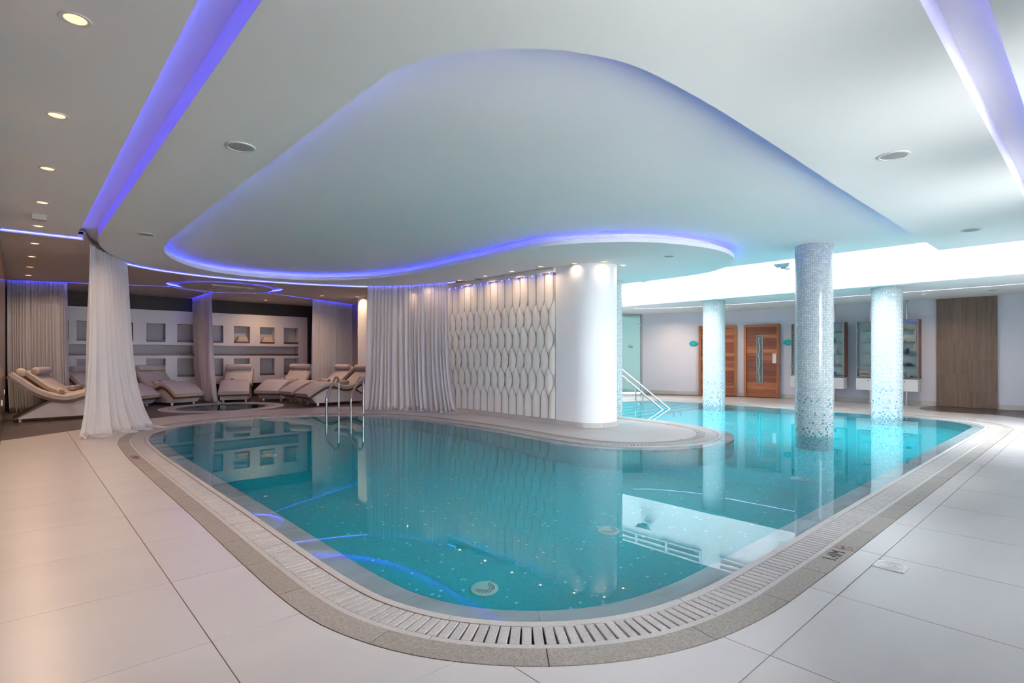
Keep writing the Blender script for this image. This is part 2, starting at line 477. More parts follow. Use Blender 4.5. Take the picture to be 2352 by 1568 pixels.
def normals(pts, closed=True):
    n = len(pts); r = []
    for i in range(n):
        a = pts[(i - 1) % n] if closed else pts[max(0, i - 1)]
        b = pts[(i + 1) % n] if closed else pts[min(n - 1, i + 1)]
        dx, dy = b[0] - a[0], b[1] - a[1]; l = math.hypot(dx, dy)
        r.append((dy / l, -dx / l))
    return r
def offset(pts, d, closed=True):
    return [(p[0] + n[0] * d, p[1] + n[1] * d) for p, n in zip(pts, normals(pts, closed))]
def band(name, pts, o0, o1, z0, z1, mat, parent=None, closed=True, base=0.0, zt0=None, sl=None):
    """ring solid between two offsets of an outline; zt0 = top height at the o0 side"""
    A = offset(pts, o0, closed); B = offset(pts, o1, closed)
    if sl: A, B = A[sl[0]:sl[1]], B[sl[0]:sl[1]]
    n = len(A); zt = z1 if zt0 is None else zt0
    v = [(*p, zt) for p in A] + [(*p, z1) for p in B] + [(*p, z0) for p in B] + [(*p, z0) for p in A]
    f = []; rng = range(n) if (closed and not sl) else range(n - 1)
    for i in rng:
        j = (i + 1) % n
        for k in range(4):
            m = (k + 1) % 4
            f.append((k * n + i, k * n + j, m * n + j, m * n + i))
    if sl or not closed: f += [(0, n, 2 * n, 3 * n), (n - 1, 4 * n - 1, 3 * n - 1, 2 * n - 1)]
    return obj(name, v, f, mat, parent)
# ================================================================== STRUCTURE
# ------------------------------------------------------------------ pool outline (inner mosaic edge), counter-clockwise
ctrl = [(1.485, 2.62), (1.485, 4.5), (1.485, 6.4), (1.50, 8.05), (1.60, 9.35), (1.93, 10.25), (2.46, 10.72), (3.2, 10.88),
        (3.95, 10.70), (4.58, 10.36), (5.12, 9.82), (5.44, 9.0), (5.57, 8.0), (5.60, 7.2), (5.57, 6.3), (5.50, 5.4),
        (5.55, 4.65), (5.86, 4.08), (6.42, 3.68), (7.2, 3.54), (7.91, 3.76), (8.4, 4.14), (8.74, 4.7), (8.9, 5.4),
        (8.95, 6.35), (8.97, 7.5), (9.25, 8.2), (9.9, 8.5), (10.8, 8.56), (11.7, 8.5), (12.5, 8.2), (12.84, 7.5),
        (12.90, 6.3), (12.90, 4.6), (12.88, 2.9), (12.74, 2.2), (12.48, 1.78), (12.08, 1.58), (11.4, 1.55), (9.0, 1.55), (6.5, 1.55), (4.4, 1.55),
        (3.2, 1.55), (2.52, 1.57), (2.14, 1.65), (1.84, 1.83), (1.63, 2.08), (1.52, 2.36)]
ctrl.reverse()
POOL = resample(catmull(ctrl, True, 16), 0.07)
O_MARBLE, O_STRIP, O_GR0, O_GR1, O_LIP, O_OUT = 0.172, 0.212, 0.218, 0.362, 0.395, 0.52
POOL_OUT = offset(POOL, O_OUT + 0.004)
JC = (3.58, 13.86); JR = 1.30
circ = lambda c, r, n=48: [(c[0] + r * cos(2 * pi * k / n), c[1] + r * sin(2 * pi * k / n)) for k in range(n)]
rect = lambda x0, x1, y0, y1: [(x0, y0), (x1, y0), (x1, y1), (x0, y1)]
A0, A1, B0, B1 = -0.15, 16.3, -0.45, 17.25

# dark plank floor of the lounge, and two dark patches by the right wall
dark_edge = catmull([(-0.15, 10.42), (0.72, 11.12), (1.5, 11.95), (2.3, 12.45), (3.0, 12.58), (3.7, 12.55), (4.4, 12.45), (5.3, 12.18), (6.2, 11.7), (6.95, 11.0)], False, 6)
DARK = dark_edge + [(6.95, 13.9), (7.8, 13.9), (7.8, B_BACK), (-0.15, B_BACK)]
patch = catmull([at(2110, 938), at(2125, 934), at(2160, 931.5), (16.2, 2.65), (16.3, 1.5), (16.3, 0.2), (13.6, 0.2), at(2352, 960), at(2270, 951.5), at(2190, 947), at(2135, 943)], True, 6)
strip_in = catmull([(16.1, 5.9), (15.72, 6.5), (15.45, 7.2), (14.9, 8.1), (14.35, 9.0), (13.7, 9.7), (13.0, 10.3)], False, 6)
STRIP = strip_in + [(13.0, 10.8), (14.4, 10.8), (15.1, 10.3), (15.4, 9.15), (15.7, 8.3), (16.1, 7.4), (16.3, 6.3)]

floor = region('floor', [rect(A0, A1, B0, B1)], [POOL_OUT, circ(JC, JR)], -0.25, -0.008, 'grout_dark')
struct(floor, 'pale tiled pool deck with dark joints')
floor2 = struct(empty('floor_dark'), 'dark brown wood-look tiled floor')
floor2.name = 'floor'
def tiles(parent, name, mat, rects, inc, exc, z):
    """cut every rectangle by the area inc minus exc and give each remaining piece its own slab"""
    vs = []; fs = []
    polys = inc + exc + rects
    for poly in polys:
        poly = ccw(poly)
        n = len(vs); vs += [Vector(p) for p in poly]; fs.append(list(range(n, n + len(poly))))
    ov, _, of, _, _, orig = delaunay_2d_cdt(vs, [], fs, 0, 1e-5)
    pv = [(v.x, v.y) for v in ov]
    ki, ke = len(inc), len(exc); by = {}
    for t, og in zip(of, orig):
        s_ = set(og)
        if ki and not any(i < ki for i in s_): continue
        if any(ki <= i < ki + ke for i in s_): continue
        for i in s_:
            if i >= ki + ke: by.setdefault(i, []).append(tuple(t))
    for i in sorted(by):
        area = sum(abs((pv[b][0] - pv[a][0]) * (pv[c][1] - pv[a][1]) - (pv[b][1] - pv[a][1]) * (pv[c][0] - pv[a][0])) / 2 for a, b, c in by[i])
        if area < 0.004: continue
        v, f = slab_from_tris(pv, by[i], -0.02, z)
        obj(name, v, f, mat, parent)
G = 0.0022
lt = []
for i in range(-1, 21):
    for j in range(-2, 17):
        x0, y0 = 0.6 + 0.8 * i, 0.9 + 0.8 * j
        if x0 + .8 < A0 or y0 + .8 < B0 or y0 > 13.4: continue
        if x0 > 7.7 and y0 > 10.7: continue
        lt.append(rect(max(A0, x0) + G, min(A1, x0 + .8) - G, max(B0, y0) + G, y0 + .8 - G))
tiles(floor, 'floor_tile', 'tile_light', lt, [rect(A0, A1, B0, 13.5)], [POOL_OUT, DARK, patch, STRIP, rect(6.95, 7.75, 6.0, 13.9)], 0.0)
dk = []
for j in range(0, 24):
    y0 = 10.0 + 0.3 * j
    for i in range(-1, 7):
        x0 = -0.75 + 1.2 * i + (0.6 if j % 2 else 0)
        dk.append(rect(x0 + G, x0 + 1.2 - G, y0 + G, min(B_BACK, y0 + .3) - G))
tiles(floor2, 'floor_plank', 'tile_dark', dk, [DARK], [circ(JC, JR)], 0.0)
dk = []
for j in range(0, 40):
    for i in range(0, 4):
        x0 = 12.8 + 1.2 * i + (0.6 if j % 2 else 0)
        dk.append(rect(x0 + G, x0 + 1.2 - G, 0.0 + .3 * j + G, .3 + .3 * j - G))
tiles(floor2, 'floor_plank', 'tile_dark', dk, [patch, STRIP], [], 0.0)

# ------------------------------------------------------------------ pool shell
def pool_floor():
    vs, tr = tri_region([POOL], [])
    v = [(x, y, DEPTH) for x, y in vs]
    n = len(POOL); s = 0.0; base = len(v)
    uv = [(x, y) for x, y in vs]; f = [tuple(t) for t in tr]
    for i in range(n + 1):
        p = POOL[i % n]
        v += [(*p, -0.055), (*p, DEPTH)]; uv += [(s, -0.055), (s, DEPTH)]
        s += math.dist(p, POOL[(i + 1) % n])
    for i in range(n):
        k = base + 2 * i
        f.append((k, k + 1, k + 3, k + 2))
    o = obj('pool_basin', v, f, 'mosaic_pool', uvs=uv)
    return o
basin = pool_floor()
struct(basin, 'turquoise mosaic pool basin with curved sides')
# entry steps at the far end of the right arm
for k in range(6):
    y0 = 8.62 - 0.28 * (k + 1); zt = -0.17 * (k + 1)
    vs, tr = tri_region([POOL, rect(8.0, 13.5, y0, 8.62 - 0.28 * k if k else 9.2)], [])
    v, f = slab_from_tris(vs, tr, DEPTH + 0.002, zt)
    obj('pool_step', v, f, 'mosaic_pool', basin, uvs=[(p[0], p[1] + p[2]) for p in v])
WEDGE = offset(POOL, O_MARBLE - 0.0015)
vs, tr = tri_region([WEDGE], [])
wat = obj('pool_water', [(x, y, ZW) for x, y in vs], [t if (vs[t[1]][0]-vs[t[0]][0])*(vs[t[2]][1]-vs[t[0]][1])-(vs[t[1]][1]-vs[t[0]][1])*(vs[t[2]][0]-vs[t[0]][0]) > 0 else (t[0], t[2], t[1]) for t in tr], 'water')
wat['kind'] = 'stuff'; tag(wat, 'still clear turquoise water filling the curved pool', 'water')

# pool rim: marble edge, strip, grating, coping
rim = struct(empty('trim_1'), 'grey marble pool edge sloping under the water')
cop = struct(empty('trim_2'), 'sandy grey stone coping around the pool')
nP = len(POOL)
def blocks(parent, name, o0, o1, z0, z1, mat, n_each, zt0=None, gap=0.004, start=0):
    A = offset(POOL, o0); B = offset(POOL, o1)
    i = start; end = start + nP
    while i < end:
        j = min(i + n_each, end)
        if end - j < 3: j = end
        idx = list(range(i, j + 1))
        a = [A[k % nP] for k in idx]; b = [B[k % nP] for k in idx]
        def trim(p):
            p = list(p)
            for e, q in ((0, 1), (-1, -2)):
                d = math.dist(p[e], p[q]); t = gap / 2 / d
                p[e] = (p[e][0] + (p[q][0] - p[e][0]) * t, p[e][1] + (p[q][1] - p[e][1]) * t)
            return p
        a, b = trim(a), trim(b); n = len(a); zt = z1 if zt0 is None else zt0
        v = [(*p, zt) for p in a] + [(*p, z1) for p in b] + [(*p, z0) for p in b] + [(*p, z0) for p in a]
        f = []
        for q in range(n - 1):
            for k in range(4):
                m = (k + 1) % 4; f.append((k * n + q, k * n + q + 1, m * n + q + 1, m * n + q))
        f += [(0, n, 2 * n, 3 * n), (n - 1, 4 * n - 1, 3 * n - 1, 2 * n - 1)]
        obj(name, v, f, mat, parent)
        i = j
blocks(rim, 'marble_block', 0.0, O_MARBLE, -0.2, -0.020, 'marble', 9, zt0=-0.058, gap=0.002)
blocks(rim, 'edge_strip', O_MARBLE + .0005, O_STRIP, -0.2, 0.0, 'stone_strip', 14, start=4)
blocks(cop, 'coping_block', O_LIP + .002, O_OUT, -0.2, 0.002, 'stone_coping', 7, start=2)
blocks(cop, 'lip_strip', O_GR1 + .004, O_LIP, -0.2, 0.001, 'stone_strip', 14, start=4, gap=0.003)
band('gutter', POOL, O_STRIP - .002, O_GR1 + .006, -0.19, -0.13, 'gutter', rim)
# grating slats
grat = tag(empty('pool_grating'), 'grey stone overflow grating of narrow slats around the pool', 'grating')
MID = offset(POOL, (O_GR0 + O_GR1) / 2)
SL = resample(MID, 0.049); nn = normals(SL)
W = O_GR1 - O_GR0
sm = MB().cbox(-0.0205, 0.0205, -W / 2, W / 2, -0.03, 0.0, 0.0025)
order = sorted(range(len(SL)), key=lambda i: math.hypot(*SL[i]))
first = None
for i in order[:298]:
    rz = math.atan2(nn[i][1], nn[i][0]) - pi / 2
    if first is None: first = sm.build('slat', 'stone_grating', grat, loc=(*SL[i], 0), rot=rz)
    else: copy_obj(first, grat, (*SL[i], 0), rz)
rest = MB()
for i in order[298:]:
    m = Matrix.Translation((*SL[i], 0)) @ Matrix.Rotation(math.atan2(nn[i][1], nn[i][0]) - pi / 2, 4, 'Z')
    rest.box(-0.0205, 0.0205, -W / 2, W / 2, -0.03, 0.0, m)
o = rest.build('slats', 'stone_grating', grat); o['kind'] = 'stuff'
# two steel bearers under the slats
band('bearer', POOL, O_GR0 + .012, O_GR0 + .024, -0.05, -0.031, 'stone_strip', grat)
band('bearer', POOL, O_GR1 - .024, O_GR1 - .012, -0.05, -0.031, 'stone_strip', grat)

# ------------------------------------------------------------------ walls
def wall(name, pts, z0, z1, t, mat, uv=False):
    """upright wall along a plan polyline, thickness t to the right of travel"""
    B = offset(pts, t, False); n = len(pts); s = [0]
    for a, b in zip(pts, pts[1:]): s.append(s[-1] + math.dist(a, b))
    v = [(*p, z0) for p in pts] + [(*p, z1) for p in pts] + [(*p, z1) for p in B] + [(*p, z0) for p in B]
    u = [(q, z0) for q in s] + [(q, z1) for q in s] + [(q, z1 + t) for q in s] + [(q, z0) for q in s]
    f = []
    for i in range(n - 1):
        for k in range(4):
            m = (k + 1) % 4; f.append((k * n + i, k * n + i + 1, m * n + i + 1, m * n + i))
    f += [(0, n, 2 * n, 3 * n), (n - 1, 4 * n - 1, 3 * n - 1, 2 * n - 1)]
    return struct(obj(name, v, f, mat, uvs=u if uv else None))
wall('wall_left', [(A0, 17.4), (A0, B0 - .2)], -0.05, 3.1, 0.2, 'mosaic_wall_dark', uv=True)
wall('wall_back', [(8.0, B_BACK), (A0, B_BACK)], -0.05, 3.1, 0.2, 'wall_brown')
# near wall (beside the camera): unseen, windows added to bring daylight to deck and ceiling
ADDED_WINS = [(1.3, 2.6), (3.6, 4.9), (5.9, 7.2)]
vs, tr = tri_region([rect(A0 - .2, 16.5, -0.05, 3.1)], [rect(w0, w1, .92, 2.48) for w0, w1 in ADDED_WINS])
v, f = slab_from_tris(vs, tr, 0.0, 0.2)
struct(obj('wall_near', [(x, B0 - y_, z_) for (x, z_, y_) in v], f, 'paint_white'), 'white near wall with windows added for daylight')
for k_, (w0, w1) in enumerate(ADDED_WINS):
    wn_ = struct(empty('window_%d' % (k_ + 2), (w0, B0 - .1, .92)), 'clear window added to the near wall for daylight')
    ww = w1 - w0
    MB().box(0, .05, -.03, .03, 0, 1.56).box(ww - .05, ww, -.03, .03, 0, 1.56).box(.05, ww - .05, -.03, .03, 0, .05).box(.05, ww - .05, -.03, .03, 1.51, 1.56).build('window_frame', 'white_plastic', wn_)
    MB().box(.05, ww - .05, -.004, .004, .05, 1.51).build('pane', 'glass_sky', wn_)
struct(MB().box(-12, 30, -30, B0 - .95, -.3, -.06).build('ground', 'baseboard'), 'unseen paved ground added outside the added windows')
wall('wall_lounge', [(7.8, 13.9), (7.8, 17.4)], -0.05, 3.1, 0.2, 'paint_mauve')
RW = catmull([(16.15, -0.65), (16.15, 2.0), (16.15, 4.6), (16.08, 6.0), (15.88, 7.3), (15.45, 8.3), (15.12, 9.15), (14.87, 10.1)], False, 8)
wall('wall_right', RW, -0.05, 3.1, 0.2, 'paint_lavender')
wall('wall_far', [(14.05, 10.78), (7.7, 10.9)], -0.05, 3.1, -0.2, 'paint_white')
# island wall: straight core and rounded white end
PC = (7.325, 5.99); PR = 0.425
core = struct(region('wall_island', [rect(6.95, 7.75, 6.42, 13.9)], [], 0.0, 3.0, 'paint_white'))
end = [(6.90, 6.44), (6.90, 5.99)] + [(PC[0] - PR * cos(t), PC[1] - PR * sin(t)) for t in [pi * k / 24 for k in range(1, 24)]] + [(7.75, 5.99), (7.75, 6.44)]
v = [(*p, 0) for p in end] + [(*p, 3.0) for p in end]; n = len(end)
f = [(i, (i + 1) % n, n + (i + 1) % n, n + i) for i in range(n)] + [tuple(range(n)), tuple(range(2 * n - 1, n - 1, -1))]
struct(obj('wall_pillar', v, f, 'paint_white', smooth=30), 'rounded white end of the island wall')
# baseboards: tile pieces
bb = struct(empty('baseboard_island'))
def skirting(parent, pts, h, t, L_, gap=0.003):
    q = resample(pts, L_ / 6, False); nrm = normals(q, False); i = 0
    while i < len(q) - 1:
        j = min(i + 6, len(q) - 1)
        seg = q[i:j + 1]; nr = nrm[i:j + 1]; n = len(seg)
        fr = [(p[0] - m[0] * t, p[1] - m[1] * t) for p, m in zip(seg, nr)]
        def cut(p):
            p = list(p)
            for e, k in ((0, 1), (-1, -2)):
                d = math.dist(p[e], p[k]); p[e] = (p[e][0] + (p[k][0] - p[e][0]) * gap / 2 / d, p[e][1] + (p[k][1] - p[e][1]) * gap / 2 / d)
            return p
        seg, fr = cut(seg), cut(fr)
        v = [(*p, 0.001) for p in fr] + [(*p, h) for p in fr] + [(*p, h) for p in seg] + [(*p, 0.001) for p in seg]
        f = []
        for a in range(n - 1):
            for k in range(4):
                m = (k + 1) % 4; f.append((k * n + a, k * n + a + 1, m * n + a + 1, m * n + a))
        f += [(0, n, 2 * n, 3 * n), (n - 1, 4 * n - 1, 3 * n - 1, 2 * n - 1)]
        obj('skirting_tile', v, f, 'baseboard', parent)
        i = j
skirting(bb, [(6.925, 6.46), (6.925, 10.9)], 0.09, 0.03, 0.8)
skirting(bb, [(6.90, 5.99), (6.90, 6.455)], 0.085, 0.012, 0.46)
skirting(bb, [(PC[0] - PR * cos(pi * k / 24), PC[1] - PR * sin(pi * k / 24)) for k in range(24, -1, -1)], 0.085, 0.012, 0.17)
br = struct(empty('baseboard_right'))
def rw_part(b0, b1): return [p for p in RW if b0 <= p[1] <= b1]
def rw_at(b):
    for p, q in zip(RW, RW[1:]):
        if p[1] <= b <= q[1]:
            t = (b - p[1]) / (q[1] - p[1]); return (p[0] + (q[0] - p[0]) * t, b)
for b0, b1 in ((-.4, 1.66), (2.74, 6.26), (7.24, 7.40), (8.42, 10.05)):
    skirting(br, [rw_at(b0)] + rw_part(b0 + .02, b1 - .02) + [rw_at(b1)], 0.11, 0.015, 0.72)

# ------------------------------------------------------------------ ceilings
WELL = rect(9.92, 12.18, -1.2, 10.0)
struct(region('ceiling', [rect(-0.4, 9.92, -0.7, 17.5)], [], H2, H2 + 0.25, 'paint_white'), 'white recessed ceiling over the pool')
recess_ctrl = [(1.5, 2.75), (1.5, 4.5), (1.5, 7.5), (1.52, 8.5), (1.63, 9.4), (2.0, 10.28), (2.6, 10.95), (3.3, 11.18), (4.0, 11.08), (4.6, 10.75), (5.22, 9.85), (5.46, 8.9),
               (5.5, 7.96), (5.48, 7.1), (5.45, 5.9), (5.5, 5.25), (5.95, 4.5), (6.4, 4.14), (6.95, 3.92), (7.6, 3.82), (8.35, 3.97), (8.95, 4.35), (9.38, 4.9), (9.55, 5.6), (9.57, 6.6), (9.57, 9.8)]
rc = catmull(recess_ctrl, False, 8) + [(9.95, 9.8), (9.95, 1.66)] + catmull([(9.9, 1.66), (6.0, 1.66), (2.75, 1.66), (2.3, 1.73), (1.92, 1.94), (1.63, 2.27), (1.52, 2.55)], False, 8)
rc = list(reversed(rc))
arc = catmull([(0.789, 8.4), (0.80, 8.9), (0.90, 9.6), (1.1, 10.25), (1.37, 10.76), (1.85, 11.2), (2.48, 11.47), (3.1, 11.56), (3.65, 11.52), (4.8, 11.26), (5.75, 10.78), (6.3, 10.02), (6.52, 9.3), (6.58, 8.9)], False, 8)
MAINP = [(0.789, 0.55), (9.92, 0.55), (9.92, 9.9), (7.7, 9.9), (7.7, 8.9)] + list(reversed(arc))
main_panel = struct(region('ceiling_panel', [MAINP], [rc], H1, H1 + 0.066, 'paint_white'), 'white dropped ceiling panel curving around the pool recess')
main_panel.name = 'ceiling_panel'
# closed-off void behind the cove lip
cove_in = offset(rc, 0.16)
# keep the void wall only where it lies over the panel
vs, tr = tri_region([MAINP], [cove_in])
v, f = slab_from_tris(vs, tr, H1 + 0.067, H2 + 0.01)
obj('cove_back', v, f, 'paint_white', main_panel)
struct(region('ceiling_left', [rect(A0, 0.583, B0, 8.94)], [], H1, H1 + 0.05, 'paint_white'), 'white ceiling strip along the dark wall')
struct(region('ceiling_near', [rect(0.583, 9.92, B0, 0.35)], [], H1, H1 + 0.05, 'paint_white'), 'white ceiling strip along the near wall')
# lounge ceiling with curved slot, ring slot and three curtain slots
RC = (3.66, 13.9); RO, RI = 1.22, 0.98
arc_o = offset(arc, -0.13, False)
def slot(p, q, w):
    dx, dy = q[0] - p[0], q[1] - p[1]; l = math.hypot(dx, dy); nx, ny = -dy / l * w / 2, dx / l * w / 2
    return [(p[0] - nx, p[1] - ny), (q[0] - nx, q[1] - ny), (q[0] + nx, q[1] + ny), (p[0] + nx, p[1] + ny)]
TR1 = ((2.75, 14.47), (-0.16, 15.62)); TR2 = ((3.64, 15.0), (3.64, 17.19)); TR3 = ((4.72, 14.35), (7.79, 15.78))
LNG = [(A0, 9.06), (0.66, 9.06)] + [p for p in arc_o if p[1] > 9.06 and p[0] < 6.7][0:] + [(6.71, 8.9), (7.0, 8.9), (7.0, 13.8), (7.85, 13.8), (7.85, 17.3), (A0, 17.3)]
lounge_c = struct(region('ceiling_lounge', [LNG], [circ(RC, RO), slot(*TR1, .09), slot(*TR2, .09), slot(*TR3, .09)], H4, H4 + 0.04, 'paint_taupe'), 'lounge ceiling with blue lit slots')
obj('ceiling_disc', *slab_from_tris(*tri_region([circ(RC, RI)], []), H4, H4 + 0.04), 'paint_taupe', lounge_c)
fa = [p for p in arc_o if p[1] > 9.06 and p[0] > 0.9 and p[0] < 6.7]
band('slot_fascia', fa, 0.0, -0.02, H1 - 0.03, H4 + 0.03, 'paint_taupe', lounge_c, closed=False)
MB().box(A0, 0.66, 9.06, 9.08, H1 - 0.02, H4 + 0.03).build('slot_fascia', 'paint_taupe', lounge_c)
# right ceiling with one narrow light slot
led_r = catmull([(13.62, -0.6), (13.85, 1.2), (13.87, 3.0), (13.86, 5.0), (13.84, 6.6), (13.72, 7.6), (13.35, 8.5), (12.85, 9.0)], False, 8)
SLOT_R = offset(led_r, -0.035, False) + list(reversed(offset(led_r, 0.035, False)))
struct(region('ceiling_right', [[(12.38, -0.7), (16.4, -0.7), (16.4, 11.2), (9.92, 11.2), (9.92, 10.1), (12.38, 10.1)]], [SLOT_R], H3, H3 + 0.06, 'paint_white'), 'lower white ceiling along the right wall')
struct(region('ceiling_right_top', [rect(12.39, 16.4, -0.7, 11.2)], [], H3 + 0.12, H3 + 0.3, 'paint_white')).name = 'ceiling_upper'
# light well
ZT = 4.8
struct(MB().box(12.18, 12.38, -1.3, 10.1, H3, ZT).build('wall_well_far', 'well_white'), 'bright white wall of the skylight shaft')
struct(MB().box(9.72, 9.92, -1.3, 10.1, H2 + .25, ZT).build('wall_well_near', 'well_white'))
struct(MB().box(9.9, 12.2, 10.0, 10.2, H3, ZT).build('wall_well_end', 'well_white'))
struct(MB().box(9.9, 12.2, -1.4, -1.2, 0.0, ZT).build('wall_well_start', 'well_white'))
wall('wall_near_well', [(9.9, -0.45), (9.9, -1.25)], -0.05, 3.1, -0.1, 'paint_white').name = 'wall_return'
# skylight glazing
sky = struct(empty('window_1'), 'glazed skylight over the shaft')
for k in range(8):
    y0 = -1.2 + 1.4 * k
    MB().box(9.93, 12.17, y0 + .03, y0 + 1.37, ZT + .02, ZT + .035).build('pane', 'glass_roof', sky)
    MB().box(9.9, 12.2, y0 - .03, y0 + .03, ZT - .02, ZT + .06).build('bar', 'white_plastic', sky)
# ventilation grilles high in the shaft
def grille(b0, b1, z0, z1, label):
    g = tag(empty('vent_grille', (12.18, (b0 + b1) / 2, z0)), label, 'vent grille')
    w = (b1 - b0) / 2; h = z1 - z0
    MB().box(-.004, .0, -w, w, 0, h).build('backing', 'grille_grey', g)
    fr_ = MB().box(-.05, -.004, -w, w, -.03, .0).box(-.05, -.004, -w, w, h, h + .03).box(-.05, -.004, -w - .03, -w, -.03, h + .03).box(-.05, -.004, w, w + .03, -.03, h + .03).build('frame', 'white_plastic', g)
    for k in range(3):
        z = h * (k + .75) / 3.5
        MB().box(-.06, -.006, -w, w, z, z + .045).build('louvre', 'white_plastic', fr_)
    for k in range(1, 3):
        y = -w + 2 * w * k / 3
        MB().box(-.065, -.005, y - .035, y + .035, 0, h).build('mullion', 'white_plastic', fr_)
grille(6.62, 9.3, 3.5, 3.95, 'long white louvred vent high on the shaft wall, seen mirrored in the water')
grille(3.6, 6.1, 3.5, 3.95, 'white louvred vent high in the shaft, nearer the large column')
glow('led_arc', (0.10, 0.12, 1.0), 5.0)
# ================================================================== LIGHT STRIPS
def led(name, pts, z, mat, label, closed=False, w=0.012):
    q = pts + [pts[0]] if closed else pts
    o = MB().tube([(*p, z) for p in q], w, 6).build(name, mat)
    return tag(o, label, 'light strip')
c2 = offset(rc, 0.13)
c2 = [p for p in c2 if p[0] < 9.3]
k = max(range(len(c2)), key=lambda i: math.dist(c2[i], c2[i - 1]))
c2 = c2[k:] + c2[:k]
led('led_strip', resample(c2, .12, False), H1 + .0745, 'led_blue', 'blue light strip hidden in the cove around the pool recess', w=.008)
led('led_strip', [(0.53, B0 + .1), (0.53, 8.9)], H1 + .085, 'led_channel', 'blue light strip in the straight ceiling channel at left')
led('led_strip', [(0.75, 0.30), (9.7, 0.30)], H1 + .085, 'led_dim', 'pale blue light strip in the ceiling channel at right')
led('led_strip', [(A0 + .02, 9.05), (0.64, 9.05)], H1 + .0, 'led_arc', 'short blue light strip across the left ceiling', w=.007)
led('led_strip', offset([p for p in arc if p[0] > 1.36 and p[1] > 9.0], -0.118, False), H1 - .012, 'led_arc', 'blue light strip in the curved slot above the sheer curtains', w=.006)
led('led_strip', circ(RC, RO + .03, 64), H4 + .06, 'led_blue', 'round blue light strip around the ceiling cassette', True)
for t, lab in ((TR1, 'blue light strip above the curtain at the dark wall'), (TR2, 'blue light strip above the curtain behind the whirlpool'), (TR3, 'blue light strip above the curtain at the lounge corner')):
    dx = (t[1][0] - t[0][0]); dy = (t[1][1] - t[0][1])
    led('led_strip', [(t[0][0] + dx * f_, t[0][1] + dy * f_) for f_ in (0.14, .5, .98)], H4 + .05, 'led_blue', lab, w=.010)
led('led_strip', led_r, H3 + .03, 'led_pale', 'pale blue light line in the ceiling by the right wall', w=.022)

# ================================================================== CEILING FITTINGS
def make_downlight():
    t = empty('downlight')
    MB().lathe([(0.062, 0.0), (0.060, -0.004), (0.046, -0.003), (0.043, 0.0)], 28, cap=False).build('trim_ring', 'white_plastic', t, smooth=40)
    MB().lathe([(0.043, -0.001), (0.038, -0.0015)], 28, cap=False).add([(0.038 * cos(2 * pi * k / 28), 0.038 * sin(2 * pi * k / 28), -0.0015) for k in range(28)], [tuple(range(27, -1, -1))]).build('lens', 'lamp_warm', t)
    return t
proto = make_downlight(); used = False
def downlight(p, z, label, group, power=1.0, spread=150):
    global used
    t = proto if not used else copy_tree(proto)
    used = True
    t.location = (*p, z)
    tag(t, label, 'downlight', group)
    l = bpy.data.lights.new('downlight_lamp', 'AREA'); l.shape = 'DISK'; l.size = 0.016
    l.energy = P_DOWN * power; l.color = WARM; l.spread = radians(spread)
    o = bpy.data.objects.new('downlight_lamp', l); o.parent = t; o.location = (0, 0, -0.006)
    COL.objects.link(o)
ORD = ['first', 'second', 'third', 'fourth', 'fifth', 'sixth', 'seventh', 'eighth', 'ninth', 'tenth']
row = [(173, 44), (131, 265), (109, 387), (97, 465), (88, 519)]
for i, (x, y) in enumerate(row):
    downlight(at(x, y, H1), H1, 'warm recessed downlight, %s from the front in the row along the dark wall' % ORD[i], 'downlights along the dark wall', 1.5)
for i, (x, y) in enumerate([(80, 559), (73, 589), (69, 613), (65, 632)]):
    p = at(x, y, H4)
    downlight(p, H4, 'warm recessed downlight in the left lounge ceiling, %s beyond the blue cross strip' % ORD[i], 'downlights along the dark wall', 1.4)
isl = [(1009, 655), (1067, 645), (1125, 635), (1189, 625), (1254.6, 614), (1319, 604.7), (1388, 601), (1431.5, 609)]
for i, (x, y) in enumerate(isl):
    a, b = at(x, y, H1)
    if i < 5: a = 6.66
    nm = ['beside the middle sheer curtain', 'second from the curtain above the wavy wall', 'third from the curtain above the wavy wall', 'fourth from the curtain above the wavy wall',
          'fifth from the curtain above the wavy wall', 'in front of the rounded pillar', 'at the right side of the rounded pillar', 'behind the rounded pillar, next to the mosaic column'][i]
    downlight((a, b), H1, 'warm recessed downlight ' + nm, 'downlights above the wavy wall', 0.24 if i < 5 else 0.10)
for (x, y), lab in zip([(610, 689), (740, 679), (835, 682.5), (954, 663)], ['left of the lounge corner curtain', 'above the lounge corner curtain', 'lighting the wall edge beside the middle curtain', 'showing through the middle sheer curtain']):
    a, b = at(x, y, H4)
    if lab.startswith('lighting'): a = 6.80
    if lab.startswith('showing'): a = 6.80
    downlight((a, b), H4, 'warm recessed lounge downlight ' + lab, 'lounge downlights', 1.3 if a < 6.79 else 0.5)
for (x, y), lab in zip([(1532, 713), (1668, 706), (2122.7, 675)], ['by the glass door', 'above the gap between the two sauna doors', 'left of the wood panel']):
    downlight(at(x, y, H3), H3, 'small recessed downlight in the right ceiling ' + lab, 'downlights in the right ceiling', 1.5)

